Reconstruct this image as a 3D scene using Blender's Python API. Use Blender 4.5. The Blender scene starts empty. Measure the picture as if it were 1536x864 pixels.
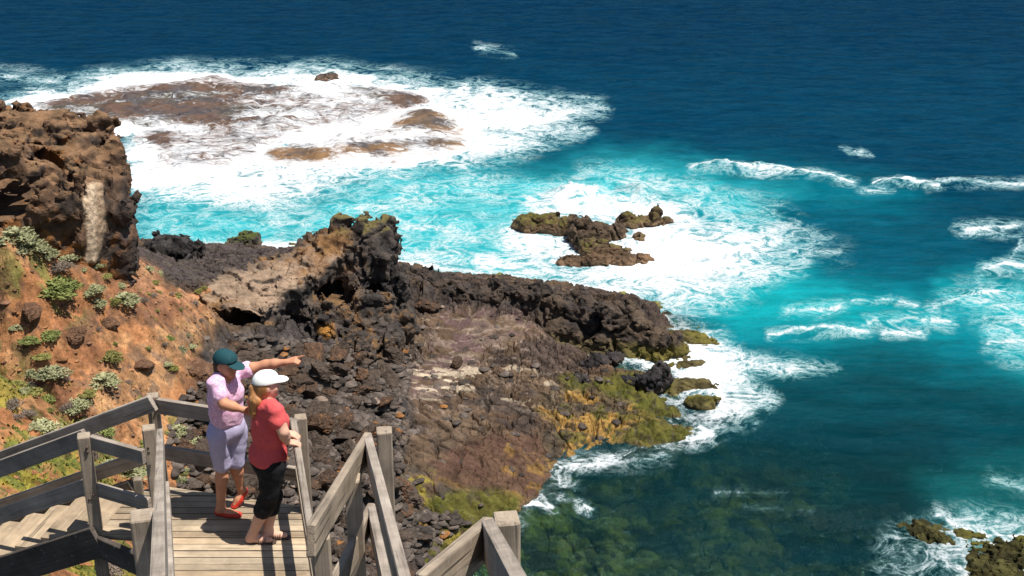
import bpy, math, random, time
import numpy as np
from mathutils import Vector, Matrix
T0 = time.time()
random.seed(7); rng = np.random.default_rng(11)
R = math.radians
scene = bpy.context.scene
COL = scene.collection
f32 = np.float32

# ------------------------------------------------------------------ camera model
F, CX, CY = 2000.0, 768.0, 432.0
PITCH = R(22.6); CP, SP = math.cos(PITCH), math.sin(PITCH)
HC = 34.0                                    # camera height over the sea (z = 0)
def ray(x, y):
    a = (x-CX)/F; b = -(y-CY)/F
    return a, CP+b*SP, -SP+b*CP              # X, Y, Z of a ray with depth 1
def at_d(x, y, d):
    r = ray(x, y); return (r[0]*d, r[1]*d, HC+r[2]*d)
def at_z(x, y, z):
    r = ray(x, y); return at_d(x, y, (z-HC)/r[2])
def at_y(x, y, Y):
    r = ray(x, y); return at_d(x, y, Y/r[1])
def proj(X, Y, Z):
    dz = Z-HC
    d = Y*CP-dz*SP; up = Y*SP+dz*CP
    d = np.maximum(d, .5)
    return CX+F*X/d, CY-F*up/d

# ------------------------------------------------------------------ numpy noise
def _h(n):
    n = n ^ (n >> np.uint32(15)); n = n*np.uint32(2246822519)
    n = n ^ (n >> np.uint32(13)); n = n*np.uint32(3266489917)
    n = n ^ (n >> np.uint32(16)); return n
def _hf(ix, iy, iz, s):
    with np.errstate(over='ignore'):
        n = ix.astype(np.int64).astype(np.uint32)*np.uint32(374761393)+iy.astype(np.int64).astype(np.uint32)*np.uint32(668265263)
        if iz is not None: n = n+iz.astype(np.int64).astype(np.uint32)*np.uint32(2147483647-58)
        n = n+np.uint32((s*1274126177+12345) & 0xffffffff)
        return _h(n)
def hf(ix, iy, iz, s): return (_hf(ix, iy, iz, s) >> np.uint32(8)).astype(f32)/f32(1 << 24)
def vn2(x, y, s=0):
    ix = np.floor(x); iy = np.floor(y); fx = x-ix; fy = y-iy
    fx = fx*fx*(3-2*fx); fy = fy*fy*(3-2*fy)
    a = hf(ix, iy, None, s); b = hf(ix+1, iy, None, s); c = hf(ix, iy+1, None, s); d = hf(ix+1, iy+1, None, s)
    return ((a+(b-a)*fx)*(1-fy)+(c+(d-c)*fx)*fy)*2-1
def fbm2(x, y, s=0, o=4, g=.5):
    r = 0; a = 1.; t = 0
    for k in range(o):
        r = r+a*vn2(x*2**k+k*17.3, y*2**k-k*9.1, s+k); t += a; a *= g
    return r/t
def vn3(x, y, z, s=0):
    ix = np.floor(x); iy = np.floor(y); iz = np.floor(z); fx = x-ix; fy = y-iy; fz = z-iz
    fx = fx*fx*(3-2*fx); fy = fy*fy*(3-2*fy); fz = fz*fz*(3-2*fz)
    def L(k):
        a = hf(ix, iy, iz+k, s); b = hf(ix+1, iy, iz+k, s); c = hf(ix, iy+1, iz+k, s); d = hf(ix+1, iy+1, iz+k, s)
        return (a+(b-a)*fx)*(1-fy)+(c+(d-c)*fx)*fy
    p = L(0); q = L(1)
    return (p+(q-p)*fz)*2-1
def fbm3(x, y, z, s=0, o=3, g=.5):
    r = 0; a = 1.; t = 0
    for k in range(o):
        r = r+a*vn3(x*2**k+k*7.3, y*2**k-k*9.1, z*2**k+k*3.7, s+k); t += a; a *= g
    return r/t
def vor2(x, y, s=0):
    ix = np.floor(x); iy = np.floor(y)
    f1 = np.full(x.shape, 9, f32); f2 = np.full(x.shape, 9, f32); cid = np.zeros(x.shape, f32)
    for dx in (-1, 0, 1):
        for dy in (-1, 0, 1):
            jx = ix+dx; jy = iy+dy
            d = (jx+hf(jx, jy, None, s)-x)**2+(jy+hf(jx, jy, None, s+1)-y)**2
            n = d < f1
            f2 = np.where(n, f1, np.minimum(f2, d)); f1 = np.where(n, d, f1)
            cid = np.where(n, hf(jx, jy, None, s+2), cid)
    return np.sqrt(f1), np.sqrt(f2), cid
def vor3(x, y, z, s=0):
    ix = np.floor(x); iy = np.floor(y); iz = np.floor(z)
    f1 = np.full(x.shape, 9, f32); f2 = np.full(x.shape, 9, f32); cid = np.zeros(x.shape, f32)
    for dx in (-1, 0, 1):
        for dy in (-1, 0, 1):
            for dz in (-1, 0, 1):
                jx = ix+dx; jy = iy+dy; jz = iz+dz
                h = _hf(jx, jy, jz, s)
                ax = (h & np.uint32(1023)).astype(f32)/1023; ay = ((h >> np.uint32(10)) & np.uint32(1023)).astype(f32)/1023
                az = ((h >> np.uint32(20)) & np.uint32(1023)).astype(f32)/1023
                d = np.abs(jx+ax-x); e = np.abs(jy+ay-y); g = np.abs(jz+az-z)
                d = (.55*np.maximum(np.maximum(d, e), g)+.45*np.sqrt(d*d+e*e+g*g))**2
                n = d < f1
                f2 = np.where(n, f1, np.minimum(f2, d)); f1 = np.where(n, d, f1)
                cid = np.where(n, ((h*np.uint32(2654435761)) >> np.uint32(8)).astype(f32)/f32(1 << 24), cid)
    return np.sqrt(f1), np.sqrt(f2), cid
def sst(a, b, x):
    t = np.clip((x-a)/(b-a), 0, 1); return t*t*(3-2*t)
def psd(px, py, poly):                                   # signed distance, negative inside
    P = np.array(poly, dtype=np.float64); n = len(P)
    d = np.full(px.shape, 1e18); ins = np.zeros(px.shape, bool)
    for i in range(n):
        ax, ay = P[i]; bx, by = P[(i+1) % n]
        ex, ey = bx-ax, by-ay; wx = px-ax; wy = py-ay
        t = np.clip((wx*ex+wy*ey)/(ex*ex+ey*ey+1e-12), 0, 1)
        d = np.minimum(d, (wx-ex*t)**2+(wy-ey*t)**2)
        c = (ay > py) != (by > py)
        with np.errstate(divide='ignore', invalid='ignore'):
            ins ^= c & (px < ex*(py-ay)/(by-ay+1e-12)+ax)
    d = np.sqrt(d); return np.where(ins, -d, d)
def pline(px, py, pts):                                  # distance to a polyline
    d = np.full(px.shape, 1e18)
    for (ax, ay), (bx, by) in zip(pts[:-1], pts[1:]):
        ex, ey = bx-ax, by-ay; wx = px-ax; wy = py-ay
        t = np.clip((wx*ex+wy*ey)/(ex*ex+ey*ey+1e-12), 0, 1)
        d = np.minimum(d, (wx-ex*t)**2+(wy-ey*t)**2)
    return np.sqrt(d)
def zone(u, v, poly, feather):
    P = np.array(poly); m = (u > P[:, 0].min()-feather) & (u < P[:, 0].max()+feather) & (v > P[:, 1].min()-feather) & (v < P[:, 1].max()+feather)
    out = np.zeros(u.shape, f32)
    if m.any(): out[m] = sst(feather, -feather, psd(u[m], v[m], poly))
    return out
def stroke(u, v, pts, w):
    P = np.array(pts); m = (u > P[:, 0].min()-w) & (u < P[:, 0].max()+w) & (v > P[:, 1].min()-w) & (v < P[:, 1].max()+w)
    out = np.zeros(u.shape, f32)
    if m.any(): out[m] = np.clip(1-pline(u[m], v[m]*1.0, pts)/w, 0, 1)
    return out

# ------------------------------------------------------------------ object helpers
def tag(o, label=None, cat=None, group=None, kind=None):
    if label: o['label'] = label
    if cat: o['category'] = cat
    if group: o['group'] = group
    if kind: o['kind'] = kind
    return o
def link(o, parent=None):
    COL.objects.link(o)
    if parent is not None: o.parent = parent
    return o
def empty(name, loc):
    o = bpy.data.objects.new(name, None); COL.objects.link(o); o.location = loc; o.empty_display_size = .2
    return o
def mesh_np(name, verts, faces, mat=None, smooth=True, attrs=None, parent=None):
    """verts (n,3), faces (m,k) array of quads or tris -> object"""
    me = bpy.data.meshes.new(name)
    verts = np.asarray(verts, f32); faces = np.asarray(faces, np.int32)
    n, k = faces.shape
    me.vertices.add(len(verts)); me.vertices.foreach_set('co', verts.ravel())
    me.loops.add(n*k); me.loops.foreach_set('vertex_index', faces.ravel())
    me.polygons.add(n); me.polygons.foreach_set('loop_start', np.arange(0, n*k, k, dtype=np.int32))
    me.update(calc_edges=True)
    me.polygons.foreach_set('use_smooth', np.full(n, smooth, bool))
    for nm, arr in (attrs or {}).items():
        arr = np.asarray(arr, f32)
        if arr.ndim == 2:
            a = me.attributes.new(nm, 'FLOAT_COLOR', 'POINT')
            c = np.ones((len(verts), 4), f32); c[:, :3] = arr[:, :3]; a.data.foreach_set('color', c.ravel())
        else:
            a = me.attributes.new(nm, 'FLOAT', 'POINT'); a.data.foreach_set('value', arr)
    if mat: me.materials.append(mat)
    return link(bpy.data.objects.new(name, me), parent)
def mesh_py(name, verts, faces, mat=None, smooth=False, parent=None):
    me = bpy.data.meshes.new(name); me.from_pydata([tuple(v) for v in verts], [], faces)
    for p in me.polygons: p.use_smooth = smooth
    if mat: me.materials.append(mat)
    return link(bpy.data.objects.new(name, me), parent)
def grid_faces(nr, nc):
    i = np.arange(nr-1)[:, None]*nc+np.arange(nc-1)[None, :]
    return np.stack([i, i+1, i+1+nc, i+nc], -1).reshape(-1, 4)
def compact(verts, faces, attrs):
    used = np.zeros(len(verts), bool); used[faces.ravel()] = True
    idx = np.cumsum(used)-1
    return verts[used], idx[faces], {k: a[used] for k, a in attrs.items()}

# ------------------------------------------------------------------ materials
def new_mat(name):
    m = bpy.data.materials.new(name); m.use_nodes = True
    nt = m.node_tree; nt.nodes.clear()
    return m, nt
class NT:
    def __init__(s, nt): s.nt = nt
    def n(s, t, **kw):
        nd = s.nt.nodes.new(t)
        for k, v in kw.items(): setattr(nd, k, v)
        return nd
    def l(s, a, b): s.nt.links.new(a, b)
    def val(s, sock, v):
        if isinstance(v, bpy.types.NodeSocket): s.l(v, sock)
        else: sock.default_value = v
    def math(s, op, a, b=None, c=None, clamp=False):
        nd = s.n('ShaderNodeMath', operation=op, use_clamp=clamp); s.val(nd.inputs[0], a)
        if b is not None: s.val(nd.inputs[1], b)
        if c is not None: s.val(nd.inputs[2], c)
        return nd.outputs[0]
    def noise(s, vec, scale, detail=6, rough=.6, dist=0.):
        nd = s.n('ShaderNodeTexNoise'); s.l(vec, nd.inputs['Vector'])
        nd.inputs['Scale'].default_value = scale; nd.inputs['Detail'].default_value = detail
        nd.inputs['Roughness'].default_value = rough; nd.inputs['Distortion'].default_value = dist
        return nd.outputs['Fac']
    def vor(s, vec, scale, feature='F1', rnd=1.):
        nd = s.n('ShaderNodeTexVoronoi', feature=feature); s.l(vec, nd.inputs['Vector'])
        nd.inputs['Scale'].default_value = scale; nd.inputs['Randomness'].default_value = rnd
        return nd
    def ramp(s, fac, stops):
        nd = s.n('ShaderNodeValToRGB'); s.l(fac, nd.inputs[0]); e = nd.color_ramp.elements
        while len(e) < len(stops): e.new(.5)
        for k, (p, c) in enumerate(stops):
            e[k].position = p; e[k].color = (c, c, c, 1) if isinstance(c, (int, float)) else tuple(c)+(1,)
        return nd.outputs[0]
    def mapr(s, v, a, b, c=0., d=1., kind='LINEAR'):
        nd = s.n('ShaderNodeMapRange', interpolation_type=kind); s.val(nd.inputs[0], v)
        for k, q in zip((1, 2, 3, 4), (a, b, c, d)): s.val(nd.inputs[k], q)
        return nd.outputs[0]
    def mix(s, fac, a, b, mode='MIX'):
        nd = s.n('ShaderNodeMix', data_type='RGBA', blend_type=mode); s.val(nd.inputs[0], fac)
        for k, q in ((6, a), (7, b)):
            if isinstance(q, bpy.types.NodeSocket): s.l(q, nd.inputs[k])
            else: nd.inputs[k].default_value = tuple(q)+(1,)
        return nd.outputs[2]
    def attr(s, name, out='Color'):
        return s.n('ShaderNodeAttribute', attribute_name=name).outputs[out]
    def obj(s): return s.n('ShaderNodeTexCoord').outputs['Object']
    def mapping(s, vec, scale):
        nd = s.n('ShaderNodeMapping'); s.l(vec, nd.inputs[0]); nd.inputs['Scale'].default_value = scale; return nd.outputs[0]
    def bump(s, h, strength, dist, normal=None):
        nd = s.n('ShaderNodeBump'); s.l(h, nd.inputs['Height']); nd.inputs['Strength'].default_value = strength
        nd.inputs['Distance'].default_value = dist
        if normal is not None: s.l(normal, nd.inputs['Normal'])
        return nd.outputs[0]
    def out(s, sh):
        o = s.n('ShaderNodeOutputMaterial'); s.l(sh, o.inputs[0])
    def bsdf(s, color, rough=.9, spec=.3, normal=None, **kw):
        nd = s.n('ShaderNodeBsdfPrincipled')
        if isinstance(color, bpy.types.NodeSocket): s.l(color, nd.inputs['Base Color'])
        else: nd.inputs['Base Color'].default_value = tuple(color)+(1,)
        s.val(nd.inputs['Roughness'], rough); s.val(nd.inputs['Specular IOR Level'], spec)
        if normal is not None: s.l(normal, nd.inputs['Normal'])
        for k, v in kw.items(): nd.inputs[k].default_value = v
        return nd.outputs[0]

def rock_mat(name, attr=True, color=(.1, .08, .07), scale=1., bump=.6, lo=.45, hi=1.6, lichen=None, objrand=False, wet=False):
    m, nt = new_mat(name); s = NT(nt); p = s.obj()
    base = s.attr('Col') if attr else None
    if not attr:
        base = s.mix(0., color, color)
        if objrand:
            r = s.n('ShaderNodeObjectInfo').outputs['Random']
            base = s.mix(s.ramp(r, [(0, 0.), (1, 1.)]), color, tuple(c*.45 for c in color))
            base = s.mix(s.mapr(r, .6, 1., 0., .7), base, (color[0]*1.5, color[1]*1.15, color[2]*.9))
    n1 = s.noise(p, 1.3*scale, 9, .68); n2 = s.noise(p, 9*scale, 5, .7)
    k = s.math('MULTIPLY', s.mapr(n1, .3, .7, lo, hi), s.mapr(n2, .25, .75, .65, 1.35))
    c = s.mix(1., base, k, 'MULTIPLY')
    if lichen:
        g = s.n('ShaderNodeNewGeometry'); up = s.n('ShaderNodeSeparateXYZ'); s.l(g.outputs['Normal'], up.inputs[0])
        f = s.math('MULTIPLY', s.mapr(s.noise(p, 1.6*scale, 6, .65), .58, .68), s.mapr(up.outputs[2], .1, .7))
        if objrand: f = s.math('MULTIPLY', f, s.mapr(s.n('ShaderNodeObjectInfo').outputs['Random'], .6, .8, 0, .8))
        c = s.mix(f, c, lichen)
    hgt = s.math('ADD', s.math('MULTIPLY', s.noise(p, 2.2*scale, 10, .72), 1.), s.math('MULTIPLY', s.vor(p, 3.5*scale).outputs[0], .35))
    b = s.bump(hgt, bump, .35/scale)
    s.out(s.bsdf(c, .55 if wet else .92, .35 if wet else .15, b)); return m

def plain(name, color, rough=.7, spec=.25, nscale=None, amt=.25, bump=0, sss=0):
    m, nt = new_mat(name); s = NT(nt); p = s.obj(); b = None
    c = s.mix(0., color, color)
    if nscale:
        n = s.noise(p, nscale, 5, .6)
        c = s.mix(1., c, s.mapr(n, .3, .7, 1-amt, 1+amt), 'MULTIPLY')
        if bump: b = s.bump(n, bump, .02)
    s.out(s.bsdf(c, rough, spec, b)); return m

def wood_mat(name, ca, cb, rnd=False, moss=0):
    m, nt = new_mat(name); s = NT(nt); p = s.obj()
    oi = s.n('ShaderNodeObjectInfo').outputs['Random']
    off = s.n('ShaderNodeVectorMath', operation='ADD'); s.l(p, off.inputs[0])
    cmb = s.n('ShaderNodeCombineXYZ'); s.l(s.math('MULTIPLY', oi, 37.), cmb.inputs[0]); s.l(s.math('MULTIPLY', oi, 11.), cmb.inputs[1]); s.l(cmb.outputs[0], off.inputs[1])
    v = off.outputs[0]
    g = s.noise(s.mapping(v, (2.2, 55, 55)), 1., 6, .65, .4)
    w = s.noise(v, 3.5, 6, .6)
    c = s.mix(s.mapr(g, .3, .7), ca, cb)
    c = s.mix(1., c, s.mapr(w, .3, .7, .6, 1.3), 'MULTIPLY')
    c = s.mix(1., c, s.mapr(oi, 0, 1, .85, 1.15), 'MULTIPLY')
    if rnd: c = s.mix(1., c, s.attr('Col'), 'MULTIPLY')
    # pale lichen specks and dark checks
    sp = s.mapr(s.noise(v, 26, 3, .5), .64, .72)
    c = s.mix(s.math('MULTIPLY', sp, .35), c, (.42, .40, .35))
    ck = s.mapr(s.noise(s.mapping(v, (1.2, 34, 34)), 1., 3, .5), .60, .70)
    c = s.mix(s.math('MULTIPLY', ck, .55), c, (.045, .036, .03))
    b = s.bump(s.math('SUBTRACT', g, ck), .35, .008)
    s.out(s.bsdf(c, .85, .2, b)); return m

M = {}
M['terrain'] = rock_mat('ground_rock_and_soil', scale=1.)
M['rock'] = rock_mat('basalt', scale=1., lo=.5, hi=1.5)
M['boulder'] = rock_mat('boulder_rock', attr=False, color=(.082, .060, .046), scale=1.6, objrand=True, lichen=(.34, .13, .03))
M['stone'] = rock_mat('stones_rock', attr=True, scale=2.)
M['wetrock'] = rock_mat('wet_basalt', attr=False, color=(.022, .02, .02), scale=1.3, wet=True)
M['pale'] = rock_mat('pale_rock', attr=False, color=(.36, .26, .17), scale=1.4, lo=.7, hi=1.25, bump=.5)
M['wood'] = wood_mat('weathered_wood', (.36, .29, .215), (.24, .19, .145))
M['woodgrey'] = wood_mat('grey_weathered_wood', (.37, .315, .26), (.25, .205, .165))
M['decking'] = wood_mat('decking_wood', (.43, .33, .22), (.30, .225, .15), rnd=True)
M['darkwood'] = wood_mat('dark_wood', (.11, .09, .075), (.06, .05, .042))  # darker brown timber for stringers, joists and the near left edge beam

print('setup', time.time()-T0)
# ------------------------------------------------------------------ TERRAIN
SHORE = [(-4000,340),(-200,368),(150,372),(225,374),(300,372),(345,374),(420,372),(470,374),(590,398),(650,408),(760,420),(830,434),(900,440),(985,462),(1015,490),
         (975,496),(925,500),(868,504),(858,520),(885,538),(935,552),(985,560),(1008,578),(985,592),(1010,602),(1062,610),(1064,626),(985,630),(1035,642),(1040,656),(1000,668),
         (950,676),(905,690),(835,703),(838,735),(792,750),(782,764),(752,784),(735,812),(700,838),(668,864),(620,960),(520,1100),(520,1300),(-4000,1300)]
SHORE_W = [at_z(x, y, 0)[:2] for x, y in SHORE]
CTRL = []
for x, y, d in [(-150,330,50),(-150,500,36),(-150,700,26),(-150,900,18),(0,345,54),(50,368,56),(118,392,58),(185,390,62),(250,420,69),(305,432,74),
        (0,450,44),(100,450,50),(200,450,56),(280,470,62),(335,442,70),(0,550,36),(100,550,41),(200,550,47),(280,560,53),
        (0,650,30),(100,650,34),(200,640,39),(260,650,43),(0,750,25),(100,750,28),(200,750,32),(0,864,19.5),(100,864,22),(200,864,25.5),
        (300,540,60),(340,520,68),(330,600,59),(300,700,48),(330,760,46),(400,560,66),(450,620,63),(500,700,60),(560,780,57),(600,864,54),
        (420,500,70.5),(430,750,55),(455,470,73),(345,496,65.6),(372,488,67.2),(325,480,65.8)]:
    CTRL.append(at_d(x, y, d))
for x, y, z in [(510,480,4.2),(560,470,4.0),(595,500,2.6),(500,540,4.0),(560,560,2.9),(600,560,2),(650,470,1.8),(750,500,1.5),(850,520,1.0),(850,600,.65),
        (900,600,.5),(1000,640,.4),(700,650,1.5),(800,700,.5),(700,740,1),(640,800,1.2),(640,850,.8),(620,700,2.2),(680,580,1.6),(640,430,2.2),(900,450,1.8),(980,475,1.6),
        (260,395,3.4),(350,388,2.8),(440,388,2.8),(380,405,3.3),(235,372,2.2),(600,402,1.5),
        (780,760,.2),(760,830,-.5),(900,750,-1.3),(1000,864,-1.5),(1200,800,-3),(1100,640,-2),(1080,560,-1),(1060,480,-1.5),(900,415,-2),(250,345,-2.5),(400,340,-2.5),(600,370,-2),(750,395,-2),(1400,700,-5),(1400,500,-5),(1500,864,-3)]:
    CTRL.append(at_z(x, y, z))
CTRL += [(-3,8,23.5),(-6,5,24.5),(0,0,25),(4,5,22),(0,12,20.5),(3,20,11),(0,26,9),(6,32,3.5),(-3,30,11.5),(10,20,4),(12,35,-1),(20,30,-3),(25,50,-4),(-9,13,23),(-14,12,25),(-25,25,24),(-30,45,22),(-34,60,20),(-40,80,12),(30,80,-6),(-45,100,-5),(12,5,12),(-20,2,28),(-5,-6,26)]
CT = np.array(CTRL); _n = len(CT); RC = 1.5
_A = np.sqrt(((CT[:, None, :2]-CT[None, :, :2])**2).sum(-1)+RC*RC)
_A = np.block([[_A+0*np.eye(_n), np.c_[np.ones(_n), CT[:, :2]]], [np.r_[np.ones((1, _n)), CT[:, :2].T], np.zeros((3, 3))]])
_W = np.linalg.solve(_A, np.r_[CT[:, 2], 0, 0, 0])
def rbf(X, Y):
    z = _W[_n]+_W[_n+1]*X+_W[_n+2]*Y
    for i in range(_n):
        z = z+_W[i]*np.sqrt((X-CT[i, 0])**2+(Y-CT[i, 1])**2+RC*RC)
    return z
RIM = [at_z(x, y, z)[:2] for x, y, z in [(590,408,2.6),(640,418,2.8),(700,420,3.0),(760,424,3.0),(830,436,2.9),(880,438,3.1),(925,440,3.1),(965,462,2.8),(1000,484,2.0)]]
def uvnoise(X, Y, a=9., sc=.9, s=3):
    return a*fbm2(X*sc, Y*sc, s, 4), a*fbm2(X*sc+31, Y*sc-17, s+5, 4)
# zones of bare ground in the photograph (pixels of the base surface)
Z_SOIL = [(-300,330),(0,345),(50,368),(118,392),(188,385),(235,405),(250,440),(310,432),(345,450),(330,490),(300,515),(290,560),(265,600),(250,640),(262,690),(300,730),(330,800),(345,900),(330,1200),(-300,1200)]
Z_GULLY = [(345,505),(300,515),(285,570),(255,620),(255,690),(300,760),(340,880),(560,1000),(640,870),(600,760),(600,690),(625,640),(600,560),(610,520),(600,480),(560,430),(470,440),(400,490)]
Z_RIM = [(590,398),(650,402),(760,408),(900,422),(1000,470),(1016,496),(950,500),(880,486),(800,470),(740,466),(660,462),(610,470),(590,440)]
Z_PINK = [(640,470),(700,458),(800,466),(860,480),(790,500),(740,520),(700,560),(650,600),(600,600),(600,560),(650,540)]
Z_PURP = [(840,490),(900,495),(930,505),(880,512),(870,530),(840,550),(790,545),(800,510)]
Z_GREEN = [[(890,572),(915,564),(960,558),(990,575),(985,592),(1065,608),(1066,628),(1000,628),(960,610),(930,596),(900,590)],
           [(945,640),(985,630),(1040,645),(1040,662),(970,672),(940,662)],[(838,562),(865,560),(885,582),(850,584)],
           [(650,745),(740,730),(790,745),(770,775),(720,800),(660,790)],[(600,800),(640,790),(680,830),(640,870),(600,860)]]
Z_YEL = [[(815,590),(870,585),(920,600),(960,600),(1000,615),(985,635),(945,640),(935,660),(880,680),(820,705),(815,660),(825,630),(800,610)],
         [(600,775),(680,765),(700,785),(660,800),(600,795)]]
Z_RED = [(650,690),(740,650),(810,655),(830,690),(835,705),(830,735),(790,752),(740,735),(690,735),(640,720)]
Z_DSH = [(188,380),(230,360),(345,362),(470,370),(480,385),(400,410),(330,425),(290,432),(245,415)]
def terrain(X, Y, detail=True):
    X = np.asarray(X, dtype=np.float64); Y = np.asarray(Y, dtype=np.float64)
    z = rbf(X, Y)
    wx = X+.5*fbm2(X*.5, Y*.5, 41, 4); wy = Y+.5*fbm2(X*.5+9, Y*.5+3, 47, 4)
    sd = -psd(wx, wy, SHORE_W)                                # + on land
    rd = pline(X+.5*fbm2(X*.6, Y*.6, 91, 3), Y+.5*fbm2(X*.6, Y*.6, 92, 3), RIM)
    u, v = proj(X, Y, z); du, dv = uvnoise(X, Y); u = u+du; v = v+dv*.7
    rim = np.exp(-(rd/1.9)**2)
    rim = sst(.08, .7, rim)
    z = z+rim*.3
    far = sst(30, 42, Y)                                      # the shoreline only rules the far ground
    zl = np.minimum(z, .1+.55*np.maximum(sd, 0)+.02*np.maximum(sd, 0)**2)
    zs = np.maximum(-.02+.22*np.minimum(sd, 0), np.minimum(z, -.6)*1.0)-.05
    zb = np.where(sd > 0, np.where(z < .25, np.minimum(.25, zl), zl), np.where(z < zs, z, zs))
    z = z*(1-far)+zb*far
    soil = zone(u, v, Z_SOIL, 10); gul = zone(u, v, Z_GULLY, 10)*(1-soil)
    shelf = np.clip(1-soil-gul, 0, 1)
    wet = sst(.1, -.6, sd)
    if detail:
        # soil slope: gullies and clods
        q = X*.85-Y*.5; r = X*.5+Y*.85
        hs = .6*fbm2(X*.16, Y*.16, 5, 3)+.30*fbm2(q*1.1, r*.45, 9, 4)+.22*fbm2(X*1.5, Y*1.5, 12, 5, .62)
        cl = vor2(X*.9+fbm2(X, Y, 2, 2), Y*.9, 61)
        hs = hs+.30*np.maximum(0, .42-cl[0])*(cl[2] > .72)*2
        a = vor2(X*.75+.35*fbm2(X*.9, Y*.9, 21, 3), Y*.75+.35*fbm2(X*.9, Y*.9, 25, 3), 71)
        b = vor2(X*1.9+.3*fbm2(X*2, Y*2, 31, 2), Y*1.9, 77)
        crackA = np.exp(-((a[1]-a[0])/.11)**2); crackB = np.exp(-((b[1]-b[0])/.09)**2)
        hg = .5*(a[2]-.5)+.55*(.55-a[0])+.30*(.5-b[0])+.16*(b[2]-.5)-.2*crackA+.15*fbm2(X*3, Y*3, 33, 3)
        c3 = vor2(X*4.2+.4*fbm2(X*3, Y*3, 81, 2), Y*4.2, 83); crackC = np.exp(-((c3[1]-c3[0])/.1)**2)
        rgh = sst(-.25, .25, fbm2(X*.22, Y*.22, 88, 3))
        hp = .11*(a[2]-.5)-.26*crackA+(.02+.06*rgh)*(b[2]-.5)-(.05+.10*rgh)*crackB+(.01+.05*rgh)*(c3[2]-.5)-.03*crackC+.09*fbm2(X*2.5, Y*2.5, 37, 4, .62)+.45*fbm2(X*.25, Y*.25, 39, 3)
        hr = .6*(a[2]-.35)-.45*crackA+.3*(b[2]-.5)-.15*crackB+.25*fbm2(X*1.2, Y*1.2, 43, 4)
        gr = np.zeros(z.shape, f32)
        for P in Z_GREEN: gr = np.maximum(gr, zone(u, v, P, 8))
        hgn = .50*(.5-b[0])+.25*(.5-a[0])+.05
        flat = zone(u, v, Z_PINK, 14)*.75+zone(u, v, Z_RED, 14)*.5
        pl = (hp*(1-np.clip(flat, 0, .8))*(1-rim)+hr*rim)*(1-gr)+hgn*gr
        z = z+soil*hs+gul*hg+shelf*pl*np.where(sd > 0, 1, .6)*sst(-8, 0, np.minimum(sd, 0)+0)**0
        seab = wet*(.5*np.maximum(0, .6-a[0])+.3*(a[2]-.4))
        z = z+seab*.6
    return z, dict(sd=sd, rim=rim, soil=soil, gul=gul, shelf=shelf)
def tz(x, y): return float(terrain(np.array([x]), np.array([y]))[0][0])
def lerp(a, b, t): return a+(np.array(b, f32)-a)*t[..., None]
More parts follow.
